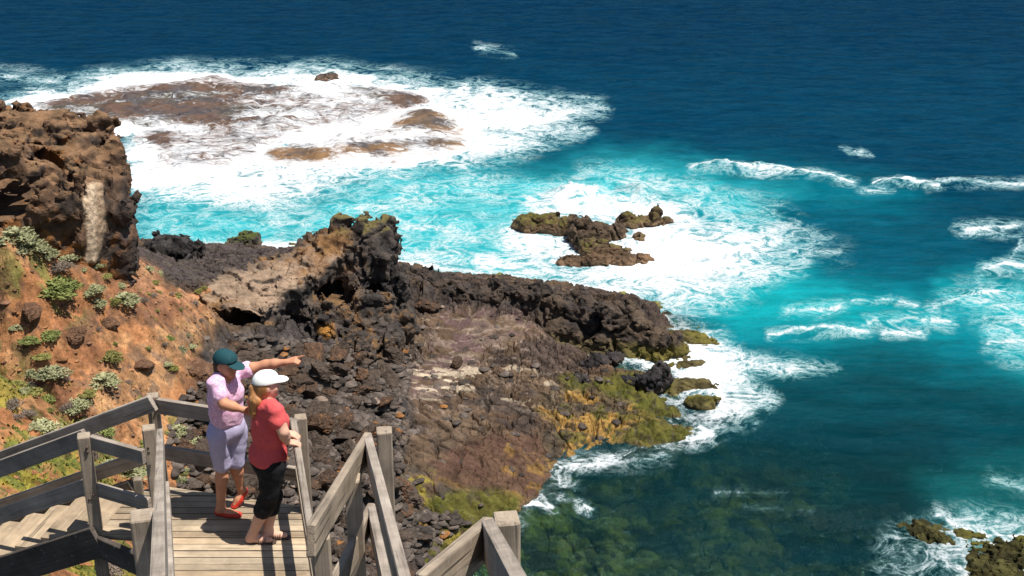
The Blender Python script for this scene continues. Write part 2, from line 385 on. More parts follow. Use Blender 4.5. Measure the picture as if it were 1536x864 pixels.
def terrain_color(X, Y, Z, I):
    n = X.shape[0]
    u, v = proj(X, Y, Z); du, dv = uvnoise(X, Y, 13., .8, 103); d2, e2 = uvnoise(X, Y, 5., 3., 113); u = u+du+d2; v = v+dv*.6+e2*.6
    n1 = fbm2(X*.35, Y*.35, 203, 4); n2 = fbm2(X*1.1, Y*1.1, 207, 4); n3 = fbm2(X*3.1, Y*3.1, 211, 3)
    c = np.tile(np.array([.090, .058, .037], f32), (n, 1))                       # brown shelf
    c = lerp(c, (.058, .042, .033), sst(-.05, .25, n2))
    c = lerp(c, (.135, .092, .058), sst(.1, .4, n1)*.6)
    c = lerp(c, (.062, .05, .043), I['rim']*sst(-.5, .1, n2))
    c = lerp(c, (.062, .05, .044), zone(u, v, Z_DSH, 10)*.9)
    c = lerp(c, (.055, .042, .042), zone(u, v, Z_DSH, 10)*sst(-.1, .15, n2)*.6)
    c = lerp(c, (.045, .036, .033), zone(u, v, Z_RIM, 10)*sst(-.3, .15, n3)*.7)
    pk = zone(u, v, Z_PINK, 12)
    c = lerp(c, (.18, .128, .098), pk*sst(.0, .10, n2+.3*n3)*.65); c = lerp(c, (.10, .062, .058), pk*sst(.02, .10, fbm2(X*1.0, Y*1.6, 217, 5, .6))*.9); veins = np.abs(fbm2(X*.5, Y*.9, 218, 5, .6)); c = lerp(c, (.24, .18, .14), zone(u, v, [(600,470),(860,470),(860,560),(600,660)], 30)*sst(.05, .015, veins)*.8)
    c = lerp(c, (.075, .053, .043), zone(u, v, Z_PURP, 14)*.9)
    # scattered pale (salt, sand) lines across the shelf
    sl = zone(u, v, [(600,555),(700,540),(800,560),(860,590),(820,610),(720,590),(640,600)], 20)
    c = lerp(c, (.44, .36, .26), sl*sst(.24, .30, fbm2(X*.9, Y*1.8, 219, 4))*.9)
    rd = zone(u, v, Z_RED, 10); c = lerp(c, (.092, .050, .032), rd*.75); c = lerp(c, (.075, .040, .028), rd*sst(.0, .25, n2)*.8); c = lerp(c, (.19, .11, .03), rd*sst(.22, .36, fbm2(X*.8, Y*.9, 223, 4))*.7)
    low = zone(u, v, [(600,690),(690,735),(740,735),(790,752),(780,770),(740,800),(690,870),(600,870)], 12)
    c = lerp(c, (.20, .16, .03), low*sst(.02, .2, n2)*.85); c = lerp(c, (.05, .045, .036), low*sst(.05, .25, -n2)*.8)
    nY = fbm2(X*.55, Y*.8, 227, 4)
    for P in Z_YEL:
        y_ = zone(u, v, P, 9); c = lerp(c, (.085, .062, .036), y_*.8); c = lerp(c, (.30, .175, .048), y_*sst(-.06, .05, nY+.25*n3)*.9); c = lerp(c, (.095, .085, .02), y_*sst(.08, .2, n2+.3*n3)*.85); c = lerp(c, (.05, .04, .03), y_*sst(.16, .26, n3-.3*nY)*.8)
    for P in Z_GREEN:
        g = zone(u, v, P, 8); c = lerp(c, (.095, .088, .017), g*.92); c = lerp(c, (.065, .066, .013), g*sst(0, .3, n2)); c = lerp(c, (.05, .04, .03), g*sst(.2, .35, n3)*.6)
    # gully
    g = I['gul']; c = lerp(c, (.085, .066, .054), g); c = lerp(c, (.05, .043, .04), g*sst(-.1, .2, n2)); c = lerp(c, (.14, .105, .075), g*sst(.1, .3, n3)*.7)
    c = lerp(c, (.055, .046, .043), g*zone(u, v, [(340,490),(470,440),(600,430),(612,530),(560,560),(440,540),(340,535)], 16)*.85)
    # soil
    s = I['soil']
    so = np.tile(np.array([.285, .125, .052], f32), (n, 1))
    so = lerp(so, (.19, .085, .042), sst(-.1, .25, n1)); so = lerp(so, (.14, .075, .045), sst(.12, .38, n2)*.75)
    so = lerp(so, (.40, .21, .095), sst(.12, .36, fbm2(X*.85-Y*.5, X*.3+Y*.5, 231, 4))*.8)
    so = lerp(so, (.11, .065, .042), sst(.08, .3, n3+.3*n2)*.55); n5 = fbm2(X*6, Y*6, 241, 3); so = so*(1+.45*n5[:, None])
    tan = zone(u, v, [(290,470),(345,450),(335,500),(290,520),(230,620),(150,640),(140,560),(220,520)], 30)
    so = lerp(so, (.36, .205, .10), tan*.55); so = lerp(so, (.17, .105, .065), tan*sst(.05, .25, n3))
    brown = zone(u, v, [(120,395),(200,390),(250,440),(310,470),(240,480),(170,440)], 20); so = lerp(so, (.19, .09, .05), brown*.7)
    edge = zone(u, v, [(185,385),(235,400),(250,440),(310,435),(340,450),(250,452),(200,420)], 14); so = lerp(so, (.42, .22, .12), edge*.6)
    gm = zone(u, v, [(-300,500),(0,520),(60,580),(110,640),(160,700),(230,760),(260,900),(-300,1000)], 60)
    so = lerp(so, (.21, .185, .03), gm*sst(-.12, .16, n2+.35*n1)*.85); so = lerp(so, (.10, .12, .025), gm*sst(.12, .32, n3+.5*n2)*.7)
    gg = zone(u, v, [(0,360),(120,395),(120,470),(60,480),(0,420)], 30)+zone(u, v, [(240,620),(300,620),(300,700),(250,690)], 25)
    so = lerp(so, (.15, .15, .035), np.clip(gg, 0, 1)*sst(.05, .25, n2)*.7)
    c = lerp(c, (0, 0, 0), s); c = c+so*s[:, None]
    # sea bed
    w = sst(.15, -.35, I['sd'])*sst(30, 42, Y)
    sb = np.tile(np.array([.075, .078, .028], f32), (n, 1))
    s1 = fbm2(X*.8, Y*1.0, 301, 5, .6); s2 = fbm2(X*2.2, Y*2.4, 305, 4, .6)
    sb = lerp(sb, (.20, .19, .05), sst(.02, .22, s1+.6*s2)*.85); sb = lerp(sb, (.16, .11, .05), sst(.1, .3, s2-.4*n1)*.5); sb = lerp(sb, (.018, .022, .018), sst(.0, -.2, s1+.5*n2)*.9)
    c = lerp(c, (0, 0, 0), w); c = c+sb*w[:, None]
    return np.clip(c, 0, 1)

YR = [1.5]
while YR[-1] < 100: YR.append(YR[-1]+max(.055, .0015*YR[-1]))
YR = np.array(YR); NC = 1300
AR = np.linspace(-.50, .40, NC)
YY, AA = np.meshgrid(YR, AR, indexing='ij')
XX = (AA*(YY+4)).ravel(); YY = YY.ravel()
ZZ, INF = terrain(XX, YY)
CC = terrain_color(XX, YY, ZZ, INF)
TF = grid_faces(len(YR), NC)
keep = (ZZ[TF].max(1) > -3.2)
tv, tf_, ta = compact(np.c_[XX, YY, ZZ].astype(f32), TF[keep], {'Col': CC})
ground = mesh_np('ground', tv, tf_, M['terrain'], False, ta); tag(ground, kind='structure')
print('terrain', len(tv), time.time()-T0)
# ------------------------------------------------------------------ SEA
def dens(dense, lo, hi):
    return np.array(list(lo)+list(dense)+list(hi), dtype=np.float64)
UU = dens(np.arange(-60, 1600, 1.75), [-40000, -12000, -5000, -2500, -1400, -800, -450, -260, -140], [1640, 1700, 1850, 2100, 2500, 3300, 5000, 12000, 40000])
VV = dens(np.arange(-30, 900, 1.35), [-390, -350, -300, -250, -200, -150, -110, -75, -50], [925, 980, 1080, 1300, 1800, 3000])
gv, gu = np.meshgrid(VV, UU, indexing='ij')
dd = HC/((gv-CY)/F*CP+SP)
SX = ((gu-CX)/F*dd).ravel(); SY = (dd*(CP-(gv-CY)/F*SP)).ravel(); gu = gu.ravel(); gv = gv.ravel()
core = (gu > -70) & (gu < 1620) & (gv > -40) & (gv < 910)
X, Y = SX[core], SY[core]; u0, v0 = gu[core], gv[core]
n1 = fbm2(X*.10, Y*.10, 401, 5, .55); n2 = fbm2(X*.10+50, Y*.10, 411, 5, .55); n3 = fbm2(X*.5, Y*.5, 421, 4, .6)
n4 = fbm2(X*.14, Y*.42, 431, 5, .6)
u = u0+26*n1+9*n3; v = v0+(15*n2+6*n3)*(.55+v0/1400)
foam = np.zeros(len(X), f32); us = u0+9*n1+12*n3; vs_ = v0+(7*n2+5*n3)*(.4+v0/1200)
def F_(poly, amt, fe):
    global foam; foam = np.maximum(foam, amt*zone(u, v, poly, fe*1.5))
def S_(pts, amt, w):
    global foam; foam = np.maximum(foam, np.maximum(amt*.85*stroke(us, vs_, pts, w*.42)**.7, amt*.42*stroke(u, v, pts, w*2.0)))
# the great wash over the far reef
F_([(15,155),(60,142),(140,120),(260,105),(330,112),(420,112),(500,104),(600,120),(700,132),(800,148),(905,160),(860,180),(870,196),(800,215),(720,236),(640,252),(560,268),(470,292),(380,306),(300,306),(230,300),(190,292),(190,200),(100,185),(60,175)], .72, 22)
F_([(120,140),(260,112),(480,112),(640,128),(820,160),(810,200),(700,238),(600,250),(450,285),(330,300),(200,285),(195,230),(190,190)], .85, 26)
F_([(200,240),(420,205),(600,246),(470,282),(330,296),(200,280)], 1.0, 30)
F_([(610,122),(700,132),(800,150),(830,172),(790,190),(700,170),(640,150)], .85, 16)
F_([(690,170),(760,165),(800,185),(740,215),(690,225)], .9, 16)
F_([(130,130),(190,112),(260,106),(330,112),(440,116),(500,106),(560,116),(560,128),(440,128),(300,124),(200,128),(140,142)], 1.1, 9)
F_([(15,155),(60,142),(130,135),(120,150),(60,160)], 1.2, 8)
# band of turquoise with drifting foam between the reef and the shore
F_([(190,285),(400,300),(560,262),(700,245),(820,270),(800,330),(840,400),(760,420),(600,395),(480,380),(190,385)], .27, 30)
F_([(480,290),(620,262),(760,280),(760,330),(600,340),(500,330)], .40, 40)
F_([(560,360),(700,360),(820,400),(860,430),(760,420),(620,405)], .62, 26)
F_([(185,372),(240,362),(330,356),(470,358),(470,378),(330,376),(230,380)], 1.0, 11)
F_([(600,392),(700,404),(820,424),(960,430),(1010,470),(1000,490),(900,440),(760,420),(600,404)], .9, 14)
# round the islet
F_([(800,292),(850,276),(950,280),(1000,304),(1100,320),(1175,345),(1185,365),(1130,395),(1190,405),(1100,440),(1010,462),(960,440),(870,430),(800,405),(730,370),(760,340)], .70, 26)
F_([(860,395),(960,330),(1010,318),(1080,345),(1110,370),(1060,400),(1010,440),(940,430),(880,420)], 1.0, 28)
F_([(930,300),(1000,300),(1060,330),(1000,360),(950,350)], .9, 18)
F_([(760,345),(830,352),(880,372),(850,392),(790,380)], .75, 14)
F_([(880,255),(960,262),(1060,290),(1180,312),(1140,330),(1020,305),(930,285)], .55, 26)
F_([(1080,320),(1200,330),(1240,360),(1190,400),(1110,400)], .42, 24)
# along the shelf
F_([(985,470),(1030,475),(1075,500),(1110,535),(1120,570),(1150,605),(1130,625),(1075,645),(1045,650),(1072,612),(1010,600),(1005,575),(960,560),(905,530),(880,512),(960,500)], .72, 22)
F_([(1010,480),(1060,510),(1085,545),(1085,580),(1110,612),(1070,640),(1060,600),(1020,560),(960,540),(900,515),(985,500)], 1.05, 20)
F_([(1100,530),(1190,535),(1250,550),(1200,562),(1110,565)], .52, 14)
S_([(1050,640),(1070,650),(1040,660)], 1.1, 14)
S_([(835,700),(900,690),(960,672),(1040,655)], .6, 11); S_([(835,708),(842,735),(800,750)], .6, 10)
S_([(775,757),(800,756),(830,762)], 1.1, 10); S_([(860,690),(960,690),(1000,680)], .5, 16); S_([(878,757),(890,762)], .9, 8)
S_([(735,800),(700,830),(660,850),(600,870)], .75, 13)
# crests out at sea
S_([(1040,254),(1090,250),(1140,256),(1200,260),(1240,266),(1275,274)], .95, 7)
S_([(1310,278),(1345,276),(1390,281),(1410,283)], 1.1, 7); S_([(1390,283),(1470,275),(1536,276)], .55, 9); S_([(1290,285),(1330,288)], .5, 8)
S_([(1440,346),(1490,345),(1560,350)], .85, 11); S_([(1480,405),(1510,398),(1545,402)], 1.0, 13); S_([(1530,360),(1515,395)], .55, 12)
F_([(1420,440),(1490,425),(1540,440),(1600,500),(1600,540),(1500,525),(1480,480)], .40, 30)
S_([(1280,452),(1330,448),(1370,456)], .6, 7); S_([(1300,485),(1360,478),(1425,482)], .6, 10); S_([(1150,502),(1220,498),(1290,494)], .75, 8)
S_([(1180,470),(1260,462),(1230,475)], .6, 12); S_([(1400,460),(1450,440),(1500,432)], .6, 14); S_([(1320,500),(1380,498)], .55, 9)
S_([(1480,510),(1540,508)], .75, 12)
S_([(715,74),(750,77),(775,81)], .42, 8); S_([(-20,110),(40,118),(95,124)], .5, 16); S_([(1265,226),(1290,227)], .7, 5); S_([(1180,385),(1260,380)], .34, 24)
# bottom right wash
F_([(1320,800),(1400,775),(1460,768),(1536,775),(1600,800),(1600,900),(1300,900)], .44, 30)
S_([(1400,770),(1450,790),(1480,800),(1530,800)], .75, 14); S_([(1330,800),(1370,812),(1450,830),(1500,826)], .6, 16); S_([(1490,720),(1540,735)], .45, 16)
F_([(1380,790),(1480,800),(1540,830),(1540,860),(1400,850)], .5, 20)
S_([(1080,740),(1180,738)], .22, 9); S_([(1120,760),(1220,765)], .2, 9)
# where rock breaks the surface
tzv, ti = terrain(X, Y, False)
near = (np.abs(ti['sd']) < 3) & (v0 > 470) & (u0 > 560)
foam = np.where(near, np.maximum(foam, .46*np.exp(-(ti['sd']/.8)**2)*(.75+.8*n3)), foam)
foam = foam*(1+.45*n4)
# body colour of the water
c = np.tile(np.array([.0006, .0165, .043], f32), (len(X), 1))
c = lerp(c, (.0006, .027, .058), sst(0, 190, v0+40*n1))
c = lerp(c, (.0006, .034, .058), sst(170, 420, v0+60*n1))
wu = u0+70*n1+20*n3; wv = v0+(34*n2+8*n3)
def B_(poly, col, amt, fe):
    global c; c = lerp(c, col, amt*zone(wu, wv, poly, fe))
B_([(560,255),(760,232),(950,246),(1060,250),(1260,272),(1360,300),(1280,330),(1180,330),(1240,400),(1400,430),(1560,400),(1700,480),(1700,590),(1400,560),(1200,580),(1100,600),(950,520),(700,420),(180,390),(170,290),(400,300)], (.002, .135, .175), .9, 55)
B_([(190,285),(420,300),(600,262),(760,244),(940,252),(1080,262),(1190,290),(1160,330),(1000,310),(840,320),(800,400),(860,430),(760,425),(600,395),(190,385)], (.020, .29, .32), .92, 40)
B_([(700,240),(800,236),(900,248),(800,262)], (.002, .10, .13), .6, 20)
B_([(1040,430),(1180,410),(1330,440),(1420,470),(1400,490),(1220,500),(1100,480)], (.005, .28, .30), .8, 45)
B_([(1420,430),(1560,420),(1700,450),(1700,600),(1540,580),(1490,500)], (.006, .30, .32), .8, 40)
B_([(1180,310),(1430,330),(1460,400),(1330,440),(1200,420)], (.001, .060, .095), .75, 50)
B_([(1050,520),(1500,510),(1700,560),(1700,640),(1100,640)], (.002, .085, .105), .7, 50)
B_([(1080,560),(1300,520),(1420,555),(1700,590),(1700,760),(760,760),(900,690),(1080,650)], (.001, .030, .040), .9, 50)
B_([(700,700),(1000,660),(1500,690),(1700,760),(1700,1000),(500,1000)], (.0008, .020, .022), .85, 50)
B_([(1380,700),(1600,690),(1700,900),(1400,830)], (.006, .10, .105), .6, 50)
# clearness: the shallow cove lets the bed show
clear = zone(wu, wv, [(560,1000),(760,750),(860,700),(1000,685),(1200,710),(1400,760),(1400,1000)], 70)*np.clip(.62+.5*n2, .3, .8)
clear = np.maximum(clear, .45*zone(wu, wv, [(1180,770),(1380,770),(1560,850),(1560,950),(1150,950)], 30))
clear = np.maximum(clear, .35*zone(wu, wv, [(1060,640),(1400,640),(1400,720),(1000,720)], 50))
clear = np.maximum(clear, .75*np.exp(-(ti['sd']/1.6)**2)*(v0 > 470))
# the surface: swell, chop, crests
z = .16*fbm2(X*.10, Y*.22, 501, 3)+.10*fbm2(X*.45, Y*.8, 507, 4, .55)+.10*n3*sst(.3, 1., foam)
amp = sst(-1.5, 2.5, -ti['sd']); amp = np.where(v0 < 470, 1., np.maximum(amp, .15)); z = z*amp
for pts, h, w in [([(1040,252),(1140,254),(1275,272)], .5, 11), ([(1300,276),(1390,279),(1480,273)], .4, 10), ([(825,300),(860,290),(905,288)], 1.0, 22), ([(930,284),(990,292)], .7, 12), ([(1440,344),(1560,348)], .4, 11), ([(1150,500),(1290,492)], .3, 11)]:
    q = stroke(us, vs_, pts, w); tp = np.clip(np.minimum(u0-pts[0][0]+15, pts[-1][0]+15-u0)/55, 0, 1)
    z = z+h*q*q*(3-2*q)*tp*(1+.8*n3)
foam = np.maximum(foam, 1.2*stroke(u0, v0, [(838,300),(865,292),(890,290)], 16))
fu = np.zeros(len(SX), f32); fu[core] = foam; cu = np.tile(np.array([.0006, .0165, .043], f32), (len(SX), 1)); cu[core] = c
cl = np.zeros(len(SX), f32); cl[core] = clear; zu = np.zeros(len(SX)); zu[core] = z
SF = grid_faces(len(VV), len(UU))
SF = SF[:, ::-1]

m, nt = new_mat('sea_water'); s = NT(nt); p = s.obj()
foamA = s.attr('Foam', 'Fac'); clr = s.attr('Clear', 'Fac')
pm = s.mapping(p, (.95, 1.0, 1.))
nb = s.noise(pm, .5, 10, .68, 1.4)
fil = s.math('SUBTRACT', 1., s.math('MULTIPLY', s.math('ABSOLUTE', s.math('SUBTRACT', nb, .5)), 5.0))      # ridged net of froth
fil2 = s.math('SUBTRACT', 1., s.math('MULTIPLY', s.math('ABSOLUTE', s.math('SUBTRACT', s.noise(pm, 2.0, 8, .7, 1.0), .5)), 4.5))
net = s.math('ADD', s.math('MULTIPLY', fil, .62), s.math('MULTIPLY', fil2, .38))
patch = s.noise(pm, .2, 8, .62, .8)
thr = s.math('ADD', s.math('MULTIPLY', net, 1.15), s.math('MULTIPLY', patch, 1.35))
val = s.math('ADD', foamA, s.math('SUBTRACT', thr, 1.40))
hasf = s.mapr(foamA, .04, .2)
ff = s.math('MULTIPLY', s.mapr(val, .36, .92, 0, 1, 'SMOOTHSTEP'), hasf)
fleck = s.math('MULTIPLY', s.mapr(s.noise(s.mapping(p, (.8, 1.3, 1)), 1.5, 8, .75), .66, .76), s.mapr(s.noise(p, .07, 4, .6), .48, .66))
ff = s.math('MAXIMUM', ff, s.math('MULTIPLY', fleck, .55))
veil = s.math('MULTIPLY', s.math('MULTIPLY', s.mapr(val, .12, .6), hasf), .35)                                # milky aerated water
wn = s.noise(s.mapping(p, (.45, 1.3, 1)), .5, 10, .70)
body = s.mix(1., s.attr('Col'), s.mapr(wn, .3, .7, .66, 1.35), 'MULTIPLY')
body = s.mix(veil, body, (.30, .62, .62))
rip = s.math('ADD', s.noise(s.mapping(p, (.8, 1.5, 1)), 1.1, 8, .65), s.math('MULTIPLY', s.noise(s.mapping(p, (.5, 1.2, 1)), .25, 4, .5), 1.4))
b = s.bump(rip, .65, .5)
wd = s.bsdf(body, .5, 0., b)
gl = s.n('ShaderNodeBsdfGlossy'); gl.inputs['Roughness'].default_value = .12; gl.inputs[0].default_value = (.35, .8, .9, 1); s.l(b, gl.inputs['Normal'])
fz = s.n('ShaderNodeFresnel'); fz.inputs[0].default_value = 1.33; s.l(b, fz.inputs[1])
mxw = s.n('ShaderNodeMixShader'); s.l(s.math('MULTIPLY', fz.outputs[0], .24), mxw.inputs[0]); s.l(wd, mxw.inputs[1]); s.l(gl.outputs[0], mxw.inputs[2])
tr = s.n('ShaderNodeBsdfTransparent'); tr.inputs[0].default_value = (.50, .66, .55, 1)
mx0 = s.n('ShaderNodeMixShader'); mx0.inputs[0].default_value = .02; s.l(tr.outputs[0], mx0.inputs[1]); s.l(gl.outputs[0], mx0.inputs[2])
mx1 = s.n('ShaderNodeMixShader'); s.l(clr, mx1.inputs[0]); s.l(mxw.outputs[0], mx1.inputs[1]); s.l(mx0.outputs[0], mx1.inputs[2])
fb = s.bump(s.math('ADD', s.noise(p, 1.3, 9, .7), s.math('MULTIPLY', net, .5)), .6, .5)
fcol = s.mix(s.mapr(s.math('ADD', s.math('MULTIPLY', net, .5), s.math('MULTIPLY', s.noise(p, 3., 6, .7), .6)), .35, .75), (.50, .57, .60), (.84, .85, .85)); fcol = s.mix(s.mapr(val, .62, 1.25), s.mix(1., fcol, (.56, .60, .62), 'MULTIPLY'), fcol); fw = s.bsdf(fcol, .8, .1, fb)
mx2 = s.n('ShaderNodeMixShader'); s.l(ff, mx2.inputs[0]); s.l(mx1.outputs[0], mx2.inputs[1]); s.l(fw, mx2.inputs[2])
s.out(mx2.outputs[0]); M['sea'] = m
sea = mesh_np('sea', np.c_[SX, SY, zu], SF, M['sea'], True, {'Foam': fu, 'Col': cu, 'Clear': cl}); tag(sea, kind='structure')
# the sea bed far out, below the water
bed = mesh_py('sea_bed', [(-9000, 20, -3.4), (9000, 20, -3.4), (9000, 9000, -3.4), (-9000, 9000, -3.4)], [(0, 1, 2, 3)], plain('deep_bed', (.012, .02, .018))); tag(bed, kind='structure')
print('sea', len(SX), time.time()-T0)
# ------------------------------------------------------------------ ROCKS
def surfnet(f, org, h):
    """surface nets: f < 0 inside -> verts, quads"""
    s = f < 0; nx, ny, nz = f.shape
    c = s[:-1, :-1, :-1].astype(np.int8)
    tot = np.zeros_like(c)
    for i in (0, 1):
        for j in (0, 1):
            for k in (0, 1): tot = tot+s[i:nx-1+i, j:ny-1+j, k:nz-1+k]
    act = (tot > 0) & (tot < 8)
    I, J, K = np.nonzero(act)
    vid = np.full(act.shape, -1, np.int64); vid[I, J, K] = np.arange(len(I))
    cv = [[[f[I+i, J+j, K+k] for k in (0, 1)] for j in (0, 1)] for i in (0, 1)]
    acc = np.zeros((len(I), 3)); cnt = np.zeros(len(I))
    def edge(a, b):
        va = cv[a[0]][a[1]][a[2]]; vb = cv[b[0]][b[1]][b[2]]
        m = (va < 0) != (vb < 0)
        t = np.where(m, va/np.where(m, va-vb, 1), 0)
        for ax in range(3): acc[:, ax] += np.where(m, a[ax]+(b[ax]-a[ax])*t, 0)
        cnt[:] += m
    for j in (0, 1):
        for k in (0, 1):
            edge((0, j, k), (1, j, k)); edge((j, 0, k), (j, 1, k)); edge((j, k, 0), (j, k, 1))
    v = (np.c_[I, J, K]+acc/cnt[:, None])*h+np.array(org)
    Q = []
    def quads(sl, sh, o):
        a = s[sl]; b = s[sh]; m = a != b
        P = np.argwhere(m); ins = a[m]
        return P, ins
    # x edges
    a = s[:-1, 1:-1, 1:-1]; b = s[1:, 1:-1, 1:-1]; P = np.argwhere(a != b); i, j, k = P[:, 0], P[:, 1]+1, P[:, 2]+1; ins = s[i, j, k]
    q = np.c_[vid[i, j-1, k-1], vid[i, j, k-1], vid[i, j, k], vid[i, j-1, k]]; q[~ins] = q[~ins][:, ::-1]; Q.append(q)
    a = s[1:-1, :-1, 1:-1]; b = s[1:-1, 1:, 1:-1]; P = np.argwhere(a != b); i, j, k = P[:, 0]+1, P[:, 1], P[:, 2]+1; ins = s[i, j, k]
    q = np.c_[vid[i-1, j, k-1], vid[i-1, j, k], vid[i, j, k], vid[i, j, k-1]]; q[~ins] = q[~ins][:, ::-1]; Q.append(q)
    a = s[1:-1, 1:-1, :-1]; b = s[1:-1, 1:-1, 1:]; P = np.argwhere(a != b); i, j, k = P[:, 0]+1, P[:, 1]+1, P[:, 2]; ins = s[i, j, k]
    q = np.c_[vid[i-1, j-1, k], vid[i, j-1, k], vid[i, j, k], vid[i-1, j, k]]; q[~ins] = q[~ins][:, ::-1]; Q.append(q)
    q = np.concatenate(Q)
    # drop crumbs that hang free of the body
    l = np.arange(len(v))
    for _ in range(60):
        m = l[q].min(1); l2 = l.copy()
        for k in range(4): np.minimum.at(l2, q[:, k], m)
        l2 = l2[l2]
        if (l2 == l).all(): break
        l = l2
    n = np.bincount(l, minlength=len(v)); ok = n[l] > 150
    q = q[ok[q[:, 0]]]; used = np.zeros(len(v), bool); used[q.ravel()] = True; idx = np.cumsum(used)-1
    return v[used], idx[q]
def gridpts(lo, hi, h):
    n = [int((b-a)/h)+2 for a, b in zip(lo, hi)]
    return np.meshgrid(*[(a+np.arange(k)*h).astype(f32) for a, k in zip(lo, n)], indexing='ij')
def idw(X, Y, pts, p=3.):
    num = 0; den = 0
    for x, y, z in pts:
        w = 1/((X-x)**2+(Y-y)**2+.05)**(p/2); num = num+w*z; den = den+w
    return num/den
def blocky(x, y, z, sc, s):
    wx = x+.35/sc*vn3(x*sc*.8, y*sc*.8, z*sc*.8, s+3); wz = z+.35/sc*vn3(x*sc*.8+5, y*sc*.8, z*sc*.8, s+4)
    a = vor3(wx*sc, y*sc, wz*sc, s); return a
def rockify(f, G, band, big, bs, small, ss, seed, rough=.12, fine=.2):
    """carve a smooth body into rounded, cracked blocks"""
    m = np.abs(f) < band; x, y, z = G[0][m], G[1][m], G[2][m]
    A = blocky(x, y, z, bs, seed); B = blocky(x, y, z, ss, seed+20)
    d = -big*.50*sst(.0, .15, A[1]-A[0])-big*.62*(A[2]-.5)-big*.12*(.5-A[0])-small*.5*sst(0, .17, B[1]-B[0])-small*.8*(B[2]-.5)-small*.08*(.5-B[0])+big*.30+small*.27
    C_ = blocky(x, y, z, ss*2.3, seed+40); d = d-small*fine*(sst(0, .3, C_[1]-C_[0])+.8*(C_[2]-.5)-.4)
    d = d-rough*fbm3(x*1.1, y*1.1, z*1.6, seed+50, 5, .62)
    g = f.copy(); g[m] = f[m]+d; return g
def vcol(v, seed):
    n1 = fbm3(v[:, 0]*.4, v[:, 1]*.4, v[:, 2]*.4, seed, 3); n2 = fbm3(v[:, 0]*1.3, v[:, 1]*1.3, v[:, 2]*1.3, seed+5, 4); n3 = fbm3(v[:, 0]*3.5, v[:, 1]*3.5, v[:, 2]*3.5, seed+9, 3)
    return n1, n2, n3
def vnormals(v, q):
    a = v[q[:, 2]]-v[q[:, 0]]; b = v[q[:, 3]]-v[q[:, 1]]; n = np.cross(a, b)
    N = np.zeros_like(v)
    for k in range(4): np.add.at(N, q[:, k], n)
    return N/(np.linalg.norm(N, axis=1)[:, None]+1e-9)
def ell(G, c, r):
    k = np.sqrt(((G[0]-c[0])/r[0])**2+((G[1]-c[1])/r[1])**2+((G[2]-c[2])/r[2])**2)
    return (k-1)*min(r)
def smin(a, b, k):
    h = np.clip(.5+.5*(b-a)/k, 0, 1); return b+(a-b)*h-k*h*(1-h)

# ---- headland at the left -------------------------------------------------
hp = [at_d(188,330,57), at_d(183,240,59), at_d(164,203,62), at_d(112,188,66), at_d(40,172,70), at_d(-300,166,72), at_d(-300,320,53), at_d(-40,345,54), at_d(60,352,54.8), at_d(130,382,56)]
HP = [(p[0], p[1]) for p in hp]
HT = [at_d(0,168,62), at_d(-200,160,60), at_d(60,172,60), at_d(110,190,59), at_d(160,198,60), at_d(196,300,57.5), at_d(0,205,56), at_d(0,226,54), at_d(60,236,55), at_d(110,250,56), at_d(150,260,57), at_d(185,250,58.5),at_d(120,180,66), at_d(40,166,69)]
lo = [-27, 48, 7]; hi = [-14.5, 72, 19.5]; hh = .125
G = gridpts(lo, hi, hh)
wob = .5*fbm2(G[0][:, :, 0]*.4, G[1][:, :, 0]*.4, 801, 3)
fp = psd(G[0][:, :, 0]+wob, G[1][:, :, 0]-wob, HP).astype(f32)[:, :, None]
top = (idw(G[0][:, :, 0], G[1][:, :, 0], HT, 4)-.35).astype(f32)[:, :, None]
f = np.maximum(fp+.10*np.maximum(G[2]-14, 0)-.25*np.sin(G[2]*.9), (G[2]-top)*.8)
cv = at_d(-6, 274, 55.6); fcv = -ell(G, cv, (2.4, 4.2, 1.05))*1.8
cv = at_d(85, 275, 56.0); f = np.maximum(f, -ell(G, cv, (.8, 1.2, .6)))
kn = at_d(156, 199, 60); f = np.minimum(f, ell(G, (kn[0], kn[1], kn[2]-.2), (.55, .6, .75)))
f0 = f; f = rockify(f, G, 1.3, .70, .45, .36, 1.2, 900, .5, .25)
gu2, gv2 = proj(G[0], G[1], G[2]); sl2 = zone(gu2.ravel(), gv2.ravel(), [(128,272),(156,272),(158,330),(150,395),(128,398),(126,330)], 6).reshape(f.shape)
f = f*(1-sl2)+(f0-.35+.12*np.sin(gu2*.35)*.6)*sl2; f = np.maximum(f, fcv+.25*vn3(G[0]*1.2, G[1]*1.2, G[2]*1.2, 7)).astype(f32); del gu2, gv2
v, q = surfnet(f, lo, hh)
N = vnormals(v, q); n1, n2, n3 = vcol(v, 910)
c = np.tile(np.array([.105, .062, .038], f32), (len(v), 1))
c = lerp(c, (.05, .036, .028), sst(-.1, .2, n2)); c = lerp(c, (.26, .105, .03), sst(.12, .3, n1+.5*n3)*.75)
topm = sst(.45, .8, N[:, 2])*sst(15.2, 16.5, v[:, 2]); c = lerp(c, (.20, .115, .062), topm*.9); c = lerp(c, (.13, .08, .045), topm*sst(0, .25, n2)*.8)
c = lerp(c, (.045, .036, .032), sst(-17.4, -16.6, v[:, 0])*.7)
uh, vh = proj(v[:, 0], v[:, 1], v[:, 2]); slab = zone(uh+2*n3+7*n2, vh+6*n2, [(130,276),(154,276),(156,312),(158,345),(150,372),(147,392),(128,394),(131,352),(127,316)], 2.2)*(v[:, 1] < 60)
c = lerp(c, (.56, .42, .29), slab*.97); c = lerp(c, (.30, .20, .125), slab*sst(-1, 5, uh-142+6*n2)*.75)
cliff = mesh_np('headland', v, q, M['rock'], False, {'Col': c}); tag(cliff, kind='structure')

